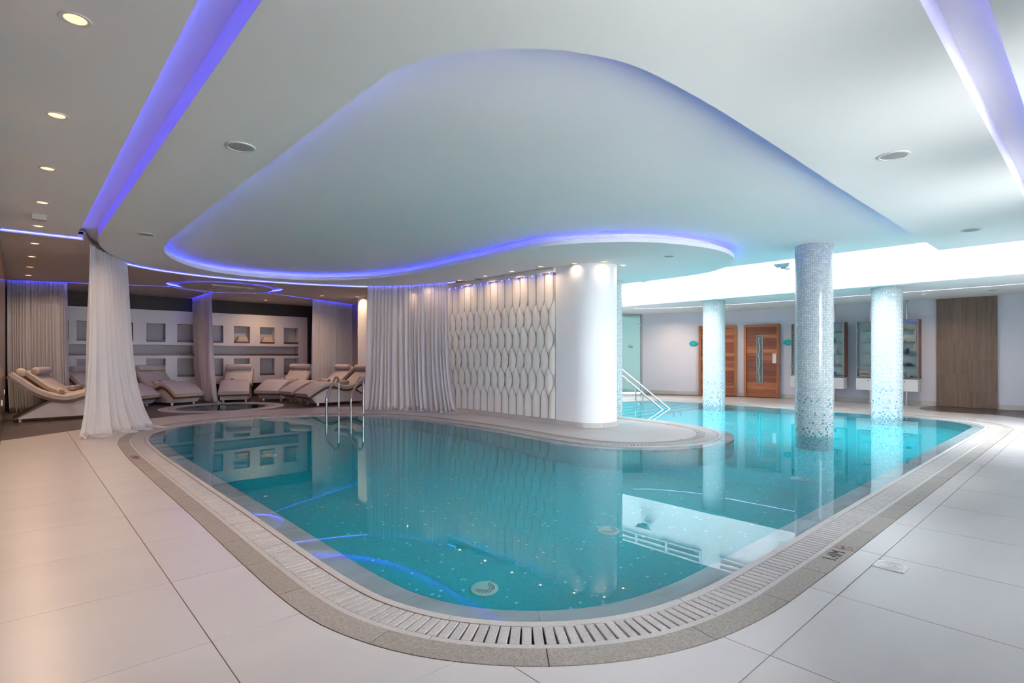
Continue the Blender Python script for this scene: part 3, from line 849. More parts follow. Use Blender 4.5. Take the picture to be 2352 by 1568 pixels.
def make_speaker():
    t = empty('ceiling_speaker')
    MB().lathe([(0.105, 0.0), (0.103, -0.006), (0.088, -0.007), (0.084, -0.001)], 36, cap=False).build('rim', 'white_plastic', t, smooth=40)
    MB().lathe([(0.084, -0.002), (0.05, -0.006), (0.012, -0.007)], 36).build('grille', 'grille_grey', t, smooth=40)
    return t
sp0 = make_speaker(); first_sp = True
for (x, y), z, s, lab in [((552, 337), H1, 1, 'round grey ceiling speaker between the left channel and the pool recess'),
                          ((334, 538), H1, 1, 'round grey ceiling speaker above the free-hanging curtain'),
                          ((2052, 357), H1, 1, 'round grey ceiling speaker at the right, nearest the camera'),
                          ((2230, 528), H1, 1, 'round grey ceiling speaker at the far right beside the skylight edge'),
                          ((1537, 588), H1, .85, 'round grey ceiling speaker over the tip of the island'),
                          ((1098, 640), H1, .8, 'small round grey speaker above the wavy wall'),
                          ((2281, 665.7), H3, .9, 'round vent in the right ceiling above the wood panel'),
                          ((1608, 709), H3, .8, 'round vent in the right ceiling left of the mosaic column')]:
    t = sp0 if first_sp else copy_tree(sp0); first_sp = False
    t.location = (*at(x, y, z), z); t.scale = (s, s, 1)
    tag(t, lab, 'speaker' if 'speaker' in lab else 'vent', 'round ceiling grilles')
# detector box on left ceiling
d = tag(empty('ceiling_sensor', (*at(90, 494, H1), H1)), 'small ribbed beige sensor box on the left ceiling', 'sensor')
MB().box(-.06, .06, -.05, .05, -.055, 0).build('housing', 'beige_plastic', d)
for k in range(7): MB().box(-.057 + k * .0165, -.049 + k * .0165, -.054, .054, -.052, -.006).build('rib', 'beige_plastic', d)
# cassette in the ring
ac = tag(empty('ceiling_cassette', (*RC, H4), radians(2)), 'square air-conditioning cassette inside the blue ring', 'air conditioner')
MB().box(-.45, .45, -.45, .45, -.022, 0).build('panel', 'white_plastic', ac)
MB().box(-.26, .26, -.26, .26, -.028, -.022).build('grille_plate', 'grille_grey', ac)
for k in range(10): MB().box(-.25 + k * .052, -.225 + k * .052, -.25, .25, -.034, -.028).build('grille_bar', 'white_plastic', ac)
for k in range(4):
    m = Matrix.Rotation(k * pi / 2, 4, 'Z')
    MB().box(-.30, .30, .335, .395, -.026, -.022, m).build('air_slot', 'slot_dark', ac)
    MB().box(-.29, .29, .345, .385, -.030, -.026, m).build('louvre', 'white_plastic', ac)

# ================================================================== WAVY RELIEF WALL
rel = tag(empty('relief_wall', (6.95, 6.44, 0)), 'cream wavy relief wall of staggered leaf shapes beside the pillar', 'wall panel')
RL = 4.4; q_ = 0.105; ZB, ZTp = 0.095, 2.63
MB().box(-.022, 0, 0, RL, ZB - .005, 2.715).build('backing', 'relief_back_shaded', rel)
MB().box(-.11, -.022, 0, RL, 2.63, 2.715).build('top_band', 'relief', rel)
VB, VT = 0.36, 2.22; HP = (VT - VB) / 5
def cosph(z):
    if z < VB: return 1.0
    if z > VT: return cos(pi * 5)
    return cos(pi * (z - VB) / HP)
nk = int(RL / q_)
def bound(k, z): return k * q_ + (1 if k % 2 else -1) * (q_ / 2) * cosph(z)
for k in range(0, nk):
    # ribbon k lies between bound(k) and bound(k+1): full where cos phase opens it
    sgn = 1 if k % 2 == 0 else -1      # opens (+) at cos=+1 when even
    # list of z spans where it is open
    spans = []
    if sgn > 0: spans.append((ZB, VB + HP * .5 + HP * .5))
    start = VB + (HP if sgn > 0 else 0.0)
    c = 2 if sgn > 0 else 1
    zs = []
    while c <= 5:
        zs.append(c); c += 2
    for c in zs:
        z0 = VB + HP * (c - 1); z1 = VB + HP * (c + 1) if c < 5 else ZTp
        spans.append((z0, z1))
    for (z0, z1) in spans:
        NZ, NX = 18, 4
        V = []; ok = False
        for i in range(NZ + 1):
            z = z0 + (z1 - z0) * i / NZ
            l, r = bound(k, z), bound(k + 1, z)
            l, r = max(0, min(RL, l)), max(0, min(RL, r))
            w = max(0.0, r - l)
            if w > .05: ok = True
            full = min(1, w / (2 * q_) * 1.4)
            l += .12 * w; w *= .76
            for j in range(NX + 1):
                t = j / NX                      # 0 at the camera side (-b) .. 1 away
                bulge = 0.012 * sin(pi * t)
                d_ = 0.024 + min(1.0, full * 1.6) * (0.016 + 0.032 * t) + full * bulge
                V.append((-d_, l + w * t, z))
        if not ok: continue
        Fq = []
        for i in range(NZ):
            for j in range(NX):
                a = i * (NX + 1) + j
                Fq.append((a, a + NX + 1, a + NX + 2, a + 1))
        n0 = len(V)
        V += [(-0.0225, V[i * (NX + 1) + NX][1], V[i * (NX + 1) + NX][2]) for i in range(NZ + 1)]
        n1 = len(V)
        V += [(-0.0225, V[i * (NX + 1)][1], V[i * (NX + 1)][2]) for i in range(NZ + 1)]
        for i in range(NZ): Fq.append((i * (NX + 1), n1 + i, n1 + i + 1, (i + 1) * (NX + 1)))
        for i in range(NZ):
            Fq.append((i * (NX + 1) + NX, (i + 1) * (NX + 1) + NX, n0 + i + 1, n0 + i))
        obj('leaf', V, Fq, 'relief', rel, smooth=35)
    if sgn < 0 and k % 2 == 1:
        MB().lathe([(0.004, -.004), (0.009, 0), (0.004, .004)], 8, c=(-.100, (k - .5) * q_ + .05, 2.618)).build('led_dot', 'led_dot', rel)

# ================================================================== MOSAIC COLUMNS
def column(c, ztop, label, zbot=DEPTH + .002):
    n = 64; R = 0.26; zs = [zbot, 0.0, 1.2, ztop]
    v = []; uv = []
    for z in zs:
        for k in range(n + 1):
            t = 2 * pi * k / n; v.append((R * cos(t), R * sin(t), z)); uv.append((k / n * 0.025 * 65, z))
    f = []
    for i in range(len(zs) - 1):
        for k in range(n):
            a = i * (n + 1) + k; f.append((a, a + 1, a + n + 2, a + n + 1))
    o = obj('mosaic_column', v, f, 'mosaic_column', smooth=True, uvs=uv, loc=(*c, 0))
    tag(o, label, 'column', 'mosaic pool columns')
column((8.98, 3.02), H2, 'large pearly mosaic column standing in the pool, nearest the camera')
column((9.05, 6.93), H2, 'pearly mosaic column half hidden behind the rounded white pillar')
column((12.62, 6.5), H3, 'pearly mosaic column in front of the left sauna door')
column((12.60, 2.92), H3, 'pearly mosaic column in front of the right display cabinet')
# ================================================================== CURTAINS
def curtain(label, top, ztop, bot, folds, amp=(0.02, 0.06), puddle=0.0, seed=1, zmin=0.004, nv=26, pinch=0.0):
    rnd = random.Random(seed)
    T = resample(top, .01, False); nu = folds * 12
    T = resample(top, max(.002, sum(math.dist(a, b) for a, b in zip(top, top[1:])) / nu), False)
    Bt = resample(bot, max(.002, sum(math.dist(a, b) for a, b in zip(bot, bot[1:])) / nu), False)
    n = min(len(T), len(Bt)); T = T[:n]; Bt = Bt[:n]
    nT, nB = normals(T, False), normals(Bt, False)
    ph = []; acc = 0.0; fr = []
    for i in range(n):
        acc += 2 * pi / 12 * (1 + 0.35 * sin(i * .07 + seed) + 0.25 * sin(i * .19 + 2 * seed)); ph.append(acc)
        fr.append(0.65 + 0.5 * abs(sin(i * .043 + seed * 1.7)) + 0.25 * sin(i * .11 + seed))
    V = []; Fq = []
    rows = nv + (5 if puddle else 0)
    for j in range(rows + 1):
        t = min(1.0, j / nv)
        e = 0.35 * t + 0.65 * t ** 5
        am = amp[0] + (amp[1] - amp[0]) * min(1, t * 2.2)
        for i in range(n):
            bx = T[i][0] + (Bt[i][0] - T[i][0]) * e; by = T[i][1] + (Bt[i][1] - T[i][1]) * e
            nx = nT[i][0] + (nB[i][0] - nT[i][0]) * e; ny = nT[i][1] + (nB[i][1] - nT[i][1]) * e
            w = am * fr[i] * (sin(ph[i] + 0.5 * t * sin(i * .05)) + 0.35 * sin(2.3 * ph[i] + 1.0 + t) * t)
            z = ztop + (zmin - ztop) * t
            if j > nv:
                pj = (j - nv) / 5
                w += puddle * pj * (0.5 + 0.5 * sin(ph[i] * .45 + seed) + 0.25 * sin(ph[i] * .9))
                z = zmin + 0.045 * sin(pi * pj) * (0.6 + 0.4 * sin(ph[i] * 1.3)) + 0.004
            elif puddle and t > .9:
                z += 0.01
            V.append((bx + nx * w, by + ny * w, z))
    for j in range(rows):
        for i in range(n - 1):
            a = j * n + i; Fq.append((a, a + 1, a + n + 1, a + n))
    o = obj('sheer_curtain', V, Fq, 'sheer', smooth=True)
    return tag(o, label, 'curtain', 'sheer curtains')
curtain('white sheer curtain hanging free at the pool corner, its hem spread on the tiles', catmull([at(204, 562, H1), (0.86, 9.75), (1.05, 10.25), (1.33, 10.72)], False, 8), H1 + .01,
        catmull([(0.66, 9.92), (0.88, 10.02), (1.12, 10.18), (1.38, 10.36), (1.70, 10.62)], False, 8), 8, (0.022, 0.055), puddle=0.24, seed=3)
curtain('wide white sheer curtain at the left end of the wavy wall', [p for p in offset(arc, -.05, False) if p[0] > 5.62 and p[1] > 9.15], H1 + .04,
        catmull([(5.66, 11.12), (6.05, 10.75), (6.40, 10.15), (6.58, 9.5), (6.72, 8.98)], False, 8), 20, (0.016, 0.045), puddle=0.10, seed=5)
def along(t, f): return (t[0][0] + (t[1][0] - t[0][0]) * f, t[0][1] + (t[1][1] - t[0][1]) * f)
curtain('pinkish sheer curtain in the far left corner behind the nearest loungers', [along(TR1, f) for f in (.66, .8, .99)], H4 + .02, [along(TR1, f) for f in (.64, .8, .97)], 18, (0.016, 0.05), puddle=.05, seed=8)
curtain('narrow sheer curtain behind the whirlpool between two loungers', [along(TR2, f) for f in (.08, .5, .97)], H4 + .02, [(3.76, 15.1), (3.72, 15.7), (3.70, 16.5)], 16, (0.014, 0.055), puddle=.06, seed=11)
curtain('sheer curtain across the right corner of the lounge', [along(TR3, f) for f in (.46, .7, .97)], H4 + .02, [along(TR3, f) for f in (.46, .7, .96)], 20, (0.014, 0.04), puddle=.03, seed=14)

# ================================================================== LOUNGERS
prof = catmull([(0.0, .90), (.16, .765), (.36, .60), (.58, .495), (.80, .465), (1.0, .515), (1.16, .555), (1.34, .54), (1.56, .45), (1.84, .29)], False, 5)
def shell_pts(off0, off1, s0=0.0, s1=1.0):
    P = prof; nr = normals(P, False)
    a = [(p[0] + n[0] * -off0, p[1] + n[1] * -off0) for p, n in zip(P, nr)]
    b = [(p[0] + n[0] * -off1, p[1] + n[1] * -off1) for p, n in zip(P, nr)]
    return a, b
def make_lounger():
    t = empty('lounger')
    # offsets measured along the upper normal: negative = below the sitting surface
    def strip(o0, o1, w, ruff=0.0):
        a, b = shell_pts(o0, o1); n = len(a); V = []; Fq = []
        ys = [-w, -w + .03, -w * .33, w * .33, w - .03, w] if ruff else [-w, w]
        m = len(ys)
        for i in range(n):
            for j, y in enumerate(ys):
                rd = 0.022 if ruff and j in (0, m - 1) else 0.0
                px, pz = a[i]
                dx, dz = (b[i][0] - px), (b[i][1] - pz); l = math.hypot(dx, dz)
                wob = (0.010 * sin(i * 2.4) if ruff and j in (0, 1, m - 2, m - 1) and i < n * .72 else 0)
                V.append((px + dx / l * (rd + abs(wob) * .6), y + (wob if j < 2 else -wob) * .5, pz + dz / l * (rd + abs(wob) * .6)))
        for i in range(n):
            for j, y in enumerate(ys): V.append((b[i][0], y, b[i][1]))
        N0 = n * m
        for i in range(n - 1):
            for j in range(m - 1):
                p = i * m + j
                Fq += [(p, p + 1, p + m + 1, p + m), (N0 + p + m, N0 + p + m + 1, N0 + p + 1, N0 + p)]
            Fq += [(i * m, (i + 1) * m, N0 + (i + 1) * m, N0 + i * m), (i * m + m - 1, N0 + i * m + m - 1, N0 + (i + 1) * m + m - 1, (i + 1) * m + m - 1)]
        Fq += [tuple(range(m)) + tuple(N0 + j for j in range(m - 1, -1, -1))]
        e = (n - 1) * m
        Fq += [tuple(e + j for j in range(m - 1, -1, -1)) + tuple(N0 + e + j for j in range(m))]
        return V, Fq
    V, Fq = strip(0.0, 0.095, 0.345, ruff=1.0)
    # flip sign: shell_pts subtracts along the right-hand normal, which points down here
    obj('mattress', V, Fq, 'upholstery', t, smooth=50)
    V, Fq = strip(0.097, 0.147, 0.362); obj('wooden_shell', V, Fq, 'wood_rail', t, smooth=40)
    a, b = shell_pts(0.0, 0.148)
    low = [p for p in b if .50 <= p[0] <= 1.66]
    base = [(0.04, .06), (1.60, .06), (1.74, .20)] + list(reversed(low))
    MB().prism(base, -0.32, 0.32).build('base', 'lacquer_white', t)
    tr = [(0.0, .062), (0.04, .062), (low[0][0] + .02, low[0][1]), (low[0][0] - .03, low[0][1] + .02)]
    MB().prism(tr, -0.325, 0.325).build('edge_trim', 'wood_rail', t)
    # bolster
    MB().tube([(.115, y, .885) for y in (-.325, -.315, -.29, .29, .315, .325)], [.045, .065, .075, .075, .065, .045], 16).build('bolster', 'upholstery', t, smooth=50)
    for s in (.09, 1.52):
        for y in (-.26, .26):
            MB().lathe([(.028, .001), (.028, .06)], 14, c=(s, y, 0)).build('foot', 'white_plastic', t, smooth=40)
    return t
# orientation of the profile: make sure the offset goes downwards
if shell_pts(0, 0.1)[1][10][1] > prof[10][1]:
    _sp = shell_pts
    def shell_pts(o0, o1, s0=0, s1=1): return _sp(-o0, -o1)
L0 = make_lounger()
def make_towel():
    t = empty('rolled_towel')
    rl = MB().tube([(0, y, .052) for y in (-.25, -.245, .245, .25)], [.044, .05, .05, .044], 18).build('roll', 'towel', t, smooth=50)
    for s in (-1, 1):
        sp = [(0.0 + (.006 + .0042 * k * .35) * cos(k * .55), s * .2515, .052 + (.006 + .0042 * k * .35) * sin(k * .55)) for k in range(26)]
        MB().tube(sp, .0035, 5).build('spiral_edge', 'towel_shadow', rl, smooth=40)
    n = 20
    V = []
    for r in (0.0, .018, .026):
        for k in range(n):
            y = -.12 + 1.5 * r * cos(2 * pi * k / n); th = pi / 4 + (r / .05) * sin(2 * pi * k / n)
            V.append((.0515 * cos(th), y, .052 + .0515 * sin(th)))
    Fq = [(i * n + k, i * n + (k + 1) % n, (i + 1) * n + (k + 1) % n, (i + 1) * n + k) for i in range(2) for k in range(n)]
    obj('badge', V, Fq, 'badge_blue', rl)
    return t
T0 = make_towel()
spots = [((-0.03, 13.42), (1, 0.03), 'nearest the camera, half behind the free-hanging curtain'),
         ((0.30, 14.82), (.93, -.36), 'second from the dark wall, behind the nearest one'),
         ((1.08, 16.20), (.72, -.69), 'with only its foot showing right of the free-hanging curtain'),
         ((2.54, 16.62), (.335, -.94), 'left of the curtain behind the whirlpool'),
         ((4.70, 16.60), (-.35, -.936), 'facing the camera, right of the curtain behind the whirlpool'),
         ((6.20, 15.86), (-.794, -.608), 'in front of the right end of the niche wall'),
         ((6.78, 14.26), (-.994, -.11), 'second from the middle curtain, behind the ladder'),
         ((6.80, 13.14), (-1, -.06), 'at the ladder, its head behind the middle curtain')]
for i, (h, d, lab) in enumerate(spots):
    t = L0 if i == 0 else copy_tree(L0)
    a = math.atan2(d[1], d[0])
    t.location = (*h, 0); t.rotation_euler = (0, 0, a); t.scale = (.955, 1, 1)
    tag(t, 'cream curved lounger ' + lab, 'lounger', 'loungers around the whirlpool')
    w = T0 if i == 0 else copy_tree(T0)
    s = .66
    w.location = (h[0] + cos(a) * s, h[1] + sin(a) * s, .478); w.rotation_euler = (0, 0, a)
    tag(w, 'rolled towel on the lounger ' + lab, 'towel', 'rolled towels on the loungers')

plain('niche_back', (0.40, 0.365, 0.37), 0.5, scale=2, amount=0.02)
# ================================================================== NICHE WALL
def a_at(px, b=16.95):
    r = (px - CX) / F_PX
    return b * (SN + r * CS) / (CS - r * SN)
def z_at(px, py, b=16.95):
    a = a_at(px, b); Y = a * SN + b * CS
    return EYE + (HY - py) * Y / F_PX
BF = 16.95
nw = tag(empty('niche_wall', (0, BF, 0)), 'long white wall unit with square niches and dark wooden shelves', 'shelving')
zt_ = 2.40; zb_ = 0.40
a_r = a_at(706)
top_px = [(122, 158), (176, 204), (258, 306), (336, 380), (407, 452), (474, 513), (537, 574), (597, 631), (652, 685)]
holes = []; shelves = []
for x0, x1 in top_px:
    a0, a1 = a_at(x0), a_at(x1)
    if a0 < .15: continue
    holes.append((a0, a1, 1.56, 2.05)); holes.append((a0, a1, .62, 1.12))
for a0, a1 in ((a_at(122), a_at(452)), (a_at(474), a_at(685))):
    holes.append((max(.15, a0), a1, 1.20 - .0, 1.48))
vs, tr = tri_region([rect(.0, a_r, zb_, zt_)], [rect(h[0], h[1], h[2], h[3]) for h in holes])
v, f = slab_from_tris(vs, tr, 0.0, 0.22)
v = [(x, y_, z_) for (x, z_, y_) in v]
obj('body', v, f, 'lacquer_white', nw)
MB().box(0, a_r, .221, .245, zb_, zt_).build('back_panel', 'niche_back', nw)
for h in holes:
    MB().box(h[0] + .002, h[1] - .002, -.006, .218, h[2] + .001, h[2] + .05).build('shelf', 'wood_shelf', nw)
for (x0, x1), lab in (((545, 572), 'left'), ((603, 629), 'right')):
    a0, a1 = a_at(x0), a_at(x1)
    m = MB()
    t = tag(empty('folded_towel', ((a0 + a1) / 2, BF + .11, 1.611)), 'pale folded towels in the upper niche, %s of the two' % lab, 'towel', 'towels in the niches')
    for k in range(3):
        w = (a1 - a0) / 2 - .02 * k
        MB().cbox(-w, w, -.08, .08, .048 * k, .048 * k + .046, .012).build('fold', 'towel', t, smooth=40)

# ================================================================== WHIRLPOOL
jz = tag(empty('whirlpool', (*JC, 0)), 'round sunken whirlpool with a stone rim in the dark lounge floor', 'whirlpool')
MB().lathe([(JR - .01, -.2), (JR - .01, .006), (JR - .20, .008), (JR - .20, -.2)], 72, cap=False).build('rim', 'stone_strip', jz, smooth=30)
n = 110
m = MB()
for k in range(n):
    t = 2 * pi * k / n
    mt = Matrix.Rotation(t, 4, 'Z')
    m.box(JR - .335, JR - .215, -.020, .020, -.02, .004, mt)
o = m.build('grating_slats', 'stone_grating', jz); o['kind'] = 'stuff'
MB().lathe([(JR - .20, -.06), (JR - .34, -.06)], 72, cap=False).build('gutter', 'gutter', jz)
MB().lathe([(JR - .34, -.1), (JR - .34, .004), (JR - .40, .004), (JR - .46, -.03), (JR - .5, -.5), (.3, -.6), (.01, -.6)], 72, cap=False).build('bowl', 'jacuzzi_tile', jz, smooth=30)
jw = obj('whirlpool_water', [((JR - .405) * cos(2 * pi * k / 64) + JC[0], (JR - .405) * sin(2 * pi * k / 64) + JC[1], -.004) for k in range(64)], [tuple(range(64))], 'water')
jw['kind'] = 'stuff'; tag(jw, 'dark water in the round whirlpool', 'water')
jf = tag(empty('water_bubbler', (*JC, -.004)), 'small bubbling jet in the middle of the whirlpool', 'water jet')
MB().lathe([(.08, 0), (.05, .012), (.03, .025), (.012, .034), (.004, .036)], 20).build('bubble_dome', 'glass_frost', jf, smooth=True)
MB().lathe([(.03, -.3), (.03, -.02), (.02, -.01)], 14).build('nozzle', 'steel', jf, smooth=40)

# ================================================================== LADDER RAILS, HANDRAIL
def arc_path(pts, r=.07, n=6):
    out = [Vector(pts[0])]
    for i in range(1, len(pts) - 1):
        p = Vector(pts[i]); a = (Vector(pts[i - 1]) - p); b = (Vector(pts[i + 1]) - p)
        rr = min(r, a.length * .45, b.length * .45)
        p0 = p + a.normalized() * rr; p1 = p + b.normalized() * rr
        for k in range(n + 1):
            t = k / n; out.append((1 - t) ** 2 * p0 + 2 * t * (1 - t) * p + t * t * p1)
    out.append(Vector(pts[-1])); return out
lad = tag(empty('pool_ladder', (4.95, 10.5, 0)), 'polished steel pool ladder with two looped rails at the far edge', 'ladder')
lo = Vector((4.95, 10.5, 0))
ends = []
for F_, W_ in ((at(778, 946), at(750, 957)), (at(834, 946), at(806, 957))):
    F3 = Vector((*F_, 0)); W3 = Vector((*W_, 0))
    p = [F3, F3 + Vector((0, 0, .70)), F3 + (W3 - F3) * .22 + Vector((0, 0, .76)), W3 + Vector((0, 0, .42)), W3 + Vector((0, 0, -.95))]
    MB().tube([q - lo for q in arc_path(p, .12, 7)], .022, 12).build('rail', 'steel', lad, smooth=40)
    MB().lathe([(.055, .001), (.055, .012), (.03, .02), (.03, .03)], 20, c=tuple(F3 - lo)).build('flange', 'steel', lad, smooth=40)
    ends.append(W3)
for k in range(3):
    z = -.22 - .26 * k
    MB().tube([ends[0] - lo + Vector((0, 0, z)), ends[1] - lo + Vector((0, 0, z))], .028, 8).build('rung', 'steel', lad, smooth=40)
hr = tag(empty('stair_handrail', (10.85, 7.6, 0)), 'slanting pair of steel handrails going down the pool steps', 'handrail')
ho = Vector((10.85, 7.6, 0))
for dx in (-.14, .15):
    x = 10.85 + dx
    p = [(x, 8.95, 0.0), (x, 8.95, .93), (x, 8.15, .93), (x, 6.72, -.03), (x, 6.45, -.21), (x, 6.45, -1.2)]
    MB().tube([q - ho for q in arc_path([Vector(q) for q in p], .06, 5)], .021, 12).build('rail', 'steel', hr, smooth=40)
    MB().tube([Vector((x, 7.45, .44)) - ho, Vector((x, 7.45, -.72)) - ho], .021, 10).build('post', 'steel', hr, smooth=40)

# ================================================================== SAUNA DOORS
def sauna_door(name, p0, p1, label, handle):
    """door set against the wall, p0 = left bottom corner seen from the pool, p1 = right"""
    dx, dy = p1[0] - p0[0], p1[1] - p0[1]; w = math.hypot(dx, dy)
    t = struct(empty(name, (*p0, 0), math.atan2(dy, dx)), label)
    H = 2.09; fw = .07
    # local: x along the door, -y towards the viewer side is handled by sign s
    s = -1 if True else 1
    for nm, b_ in (('frame_side', (0, fw, 0, H)), ('frame_side', (w - fw, w, 0, H)), ('frame_head', (fw, w - fw, H - fw, H))):
        MB().box(b_[0], b_[1], -.06, .02, b_[2], b_[3]).build(nm, 'door_frame', t)
        MB().box(b_[0] + (.035 if b_[0] == 0 else .0 if nm != 'frame_head' else 0), b_[1] - (.035 if b_[0] != 0 and nm == 'frame_side' else 0), -.075, -.06, b_[2], b_[3] - (.035 if nm == 'frame_head' else 0)).build('bead', 'door_frame', t)
    nb = 19; gx0, gx1 = .36 * w, .54 * w; gz0, gz1 = .43, 1.76
    ph = (H - fw - .01) / nb
    for k in range(nb):
        z0 = .01 + ph * k; z1 = z0 + ph - .003; zc = (z0 + z1) / 2
        segs = [(fw + .003, w - fw - .003)] if not (gz0 < zc < gz1) else [(fw + .003, gx0), (gx1, w - fw - .003)]
        for a_, b_ in segs: MB().box(a_, b_, -.035, .015, z0, z1).build('plank', 'sauna_plank', t)
    MB().box(gx0 + .002, gx1 - .002, -.02, -.012, gz0 - .03, gz1 + .03).build('glass', 'glass_frost', t)
    m = MB()
    for a_, b_, c_, d_ in ((gx0, gx0 + .025, gz0 - .04, gz1 + .04), (gx1 - .025, gx1, gz0 - .04, gz1 + .04), (gx0, gx1, gz0 - .04, gz0 - .015), (gx0, gx1, gz1 + .015, gz1 + .04)):
        m.box(a_, b_, -.045, -.01, c_, d_)
    m.build('glass_frame', 'grey_metal', t)
    hp = [((gx0 + gx1) / 2 + .018 * sin(k * 1.05), -.075, gz0 + .02 + (gz1 - gz0 - .04) * k / 18) for k in range(19)]
    hd = MB().tube(hp, .016, 10).build('handle', 'steel', t, smooth=40)
    for z in (gz0 + .42, gz1 - .42):
        MB().tube([((gx0 + gx1) / 2, -.075, z), ((gx0 + gx1) / 2, -.03, z)], .009, 8).build('handle_bracket', 'steel', hd, smooth=40)
    if handle:
        np_ = MB().box(w - fw - .12, w - fw - .02, -.042, -.035, .98, 1.27).build('notice_plate', 'white_plastic', t)
        MB().box(w - fw - .11, w - fw - .03, -.044, -.042, 1.235, 1.25).build('notice_line', 'grille_grey', np_)
p1 = rw_at(7.22); p2 = rw_at(6.27)
inset = lambda p, d=.05: (p[0] - d, p[1])
sauna_door('door_2', inset(p1), inset(p2), 'reddish plank sauna door with a notice plate', True)
p1 = rw_at(8.40); p2 = rw_at(7.42)
sauna_door('door_1', inset(p1), inset(p2), 'reddish plank sauna door partly behind a mosaic column', False)
def oval_sign(b, z, label):
    p = rw_at(b); q = rw_at(b - .1); r_ = rw_at(b + .1)
    t = tag(empty('oval_sign', (p[0] - .012, p[1], z), math.atan2(q[1] - r_[1], q[0] - r_[0])), label, 'sign', 'oval door signs')
    n = 28; V = []; Fq = []
    rs = [(.0, -.022), (.6, -.021), (.92, -.017), (1.0, -.008), (1.0, .008)]
    for s_, y in rs:
        for k in range(n): V.append((.125 * s_ * cos(2 * pi * k / n), y, .085 * s_ * sin(2 * pi * k / n)))
    for i in range(len(rs) - 1):
        for k in range(n): Fq.append((i * n + k, i * n + (k + 1) % n, (i + 1) * n + (k + 1) % n, (i + 1) * n + k))
    obj('plaque', V, Fq, 'teal_sign', t, smooth=40)
    MB().tube([(-.05 + .1 * k / 12, -.025, .018 * sin(k * 1.0)) for k in range(13)], .006, 6).build('wave_mark', 'teal_mark', t)
    MB().tube([(-.03 + .06 * k / 12, -.025, -.035 + .012 * sin(k * 1.0)) for k in range(13)], .005, 6).build('wave_mark', 'teal_mark', t)
oval_sign(6.07, 1.57, 'turquoise oval sign right of the sauna doors')
oval_sign(8.56, 1.57, 'turquoise oval sign left of the sauna doors, partly behind the mosaic column')

# glass door
gd = struct(empty('door_3', (14.87, 10.1, 0), math.atan2(10.75 - 10.1, 14.05 - 14.87)), 'tall frosted greenish glass door')
w = math.hypot(.82, .65)
MB().box(.05, w, -.006, .006, .02, 2.5).build('glass', 'glass_frost', gd)
MB().box(0, .05, -.03, .03, 0, H3).box(.05, w, -.03, .03, 2.5, H3).build('frame', 'grey_metal', gd)
for z in (.3, 2.15): MB().box(.045, .16, -.016, .016, z, z + .07).build('hinge', 'steel', gd)
MB().box(.30, .44, -.008, -.0065, 1.45, 1.52).build('etched_mark', 'white_plastic', gd)

# ================================================================== DISPLAY CABINETS
def cabinet(b0, b1, label):
    """local x runs from the left edge (large b) to the right edge, y = 0 front .. depth"""
    af = 15.72
    t = tag(empty('display_cabinet', (af, b1, 0), -pi / 2), label, 'cabinet', 'product display cabinets')
    w = b1 - b0; z0, z1 = .66, 2.06; D = .24
    MB().box(0.02, w - .02, D - .012, D, z0 + .02, z1 - .02).build('back', 'plate_white', t)
    MB().box(w - .022, w, 0, D, z0, z1).build('side_panel', 'case_wood', t)
    MB().box(0, .016, 0, D, z0, z1).build('side_glass', 'glass_case', t)
    MB().box(0, w, 0, D, z0, z0 + .018).build('floor_board', 'case_wood', t)
    MB().box(0, w, 0, D, z1 - .012, z1).build('top_glass', 'glass_case', t)
    gdr = MB().box(.012, w - .03, -.008, -.002, z0 + .012, z1 - .012).build('glass_door', 'glass_clear', t)
    m = MB()
    for a_, b_, c_, d_ in ((0, .016, z0, z1), (w - .032, w - .016, z0, z1), (0, w, z0 - .004, z0 + .012), (0, w, z1 - .012, z1 + .004)): m.box(a_, b_, -.012, -.001, c_, d_)
    m.build('door_frame', 'grey_metal', gdr)
    for z in (z0 + .22, z1 - .24): MB().box(-.012, .034, -.02, -.001, z, z + .05).build('hinge', 'grey_metal', gdr)
    MB().lathe([(.014, 0), (.014, .02)], 12, c=(w - .07, -.02, z0 + .05)).build('lock', 'grey_metal', gdr)
    sh = []
    for k in range(4):
        z = z0 + .29 * (k + 1) - .01
        MB().box(.10, w - .12, .03, D - .02, z, z + .01).build('shelf', 'glass_shelf', t); sh.append(z + .0105)
    MB().box(.0, w - .01, -.05, D - .02, .34, .63).build('drawer_box', 'white_plastic', t)
    for x in (.27, w - .27):
        dfr = MB().box(x - .002 - .27 + .012 if x < .5 else w / 2 + .003, w / 2 - .003 if x < .5 else w - .022, -.058, -.05, .345, .625).build('drawer_front', 'white_plastic', t)
        MB().lathe([(.012, .0), (.012, .01)], 12, c=(0, 0, 0)).build('drawer_lock', 'slot_dark', dfr, loc=(x, -.058, .575), rot=(pi / 2, 0, 0))
        MB().tube([(x, D / 2, .0), (x, D / 2, .34)], .026, 14).build('pole', 'steel', t, smooth=40)
        MB().tube([(x, D / 2, z1), (x, D / 2, H3)], .026, 14).build('pole', 'steel', t, smooth=40)
        MB().lathe([(.055, .001), (.055, .02), (.036, .028), (.036, .06)], 18, c=(x, D / 2, 0)).build('pole_foot', 'steel', t, smooth=40)
    return t, [z0 + .0185] + sh, w
pal = {}
def bm(col):
    k = 'product_%d' % len(pal)
    if col not in pal: plain(k, col, 0.35, scale=12, amount=0.03); pal[col] = k
    return pal[col]
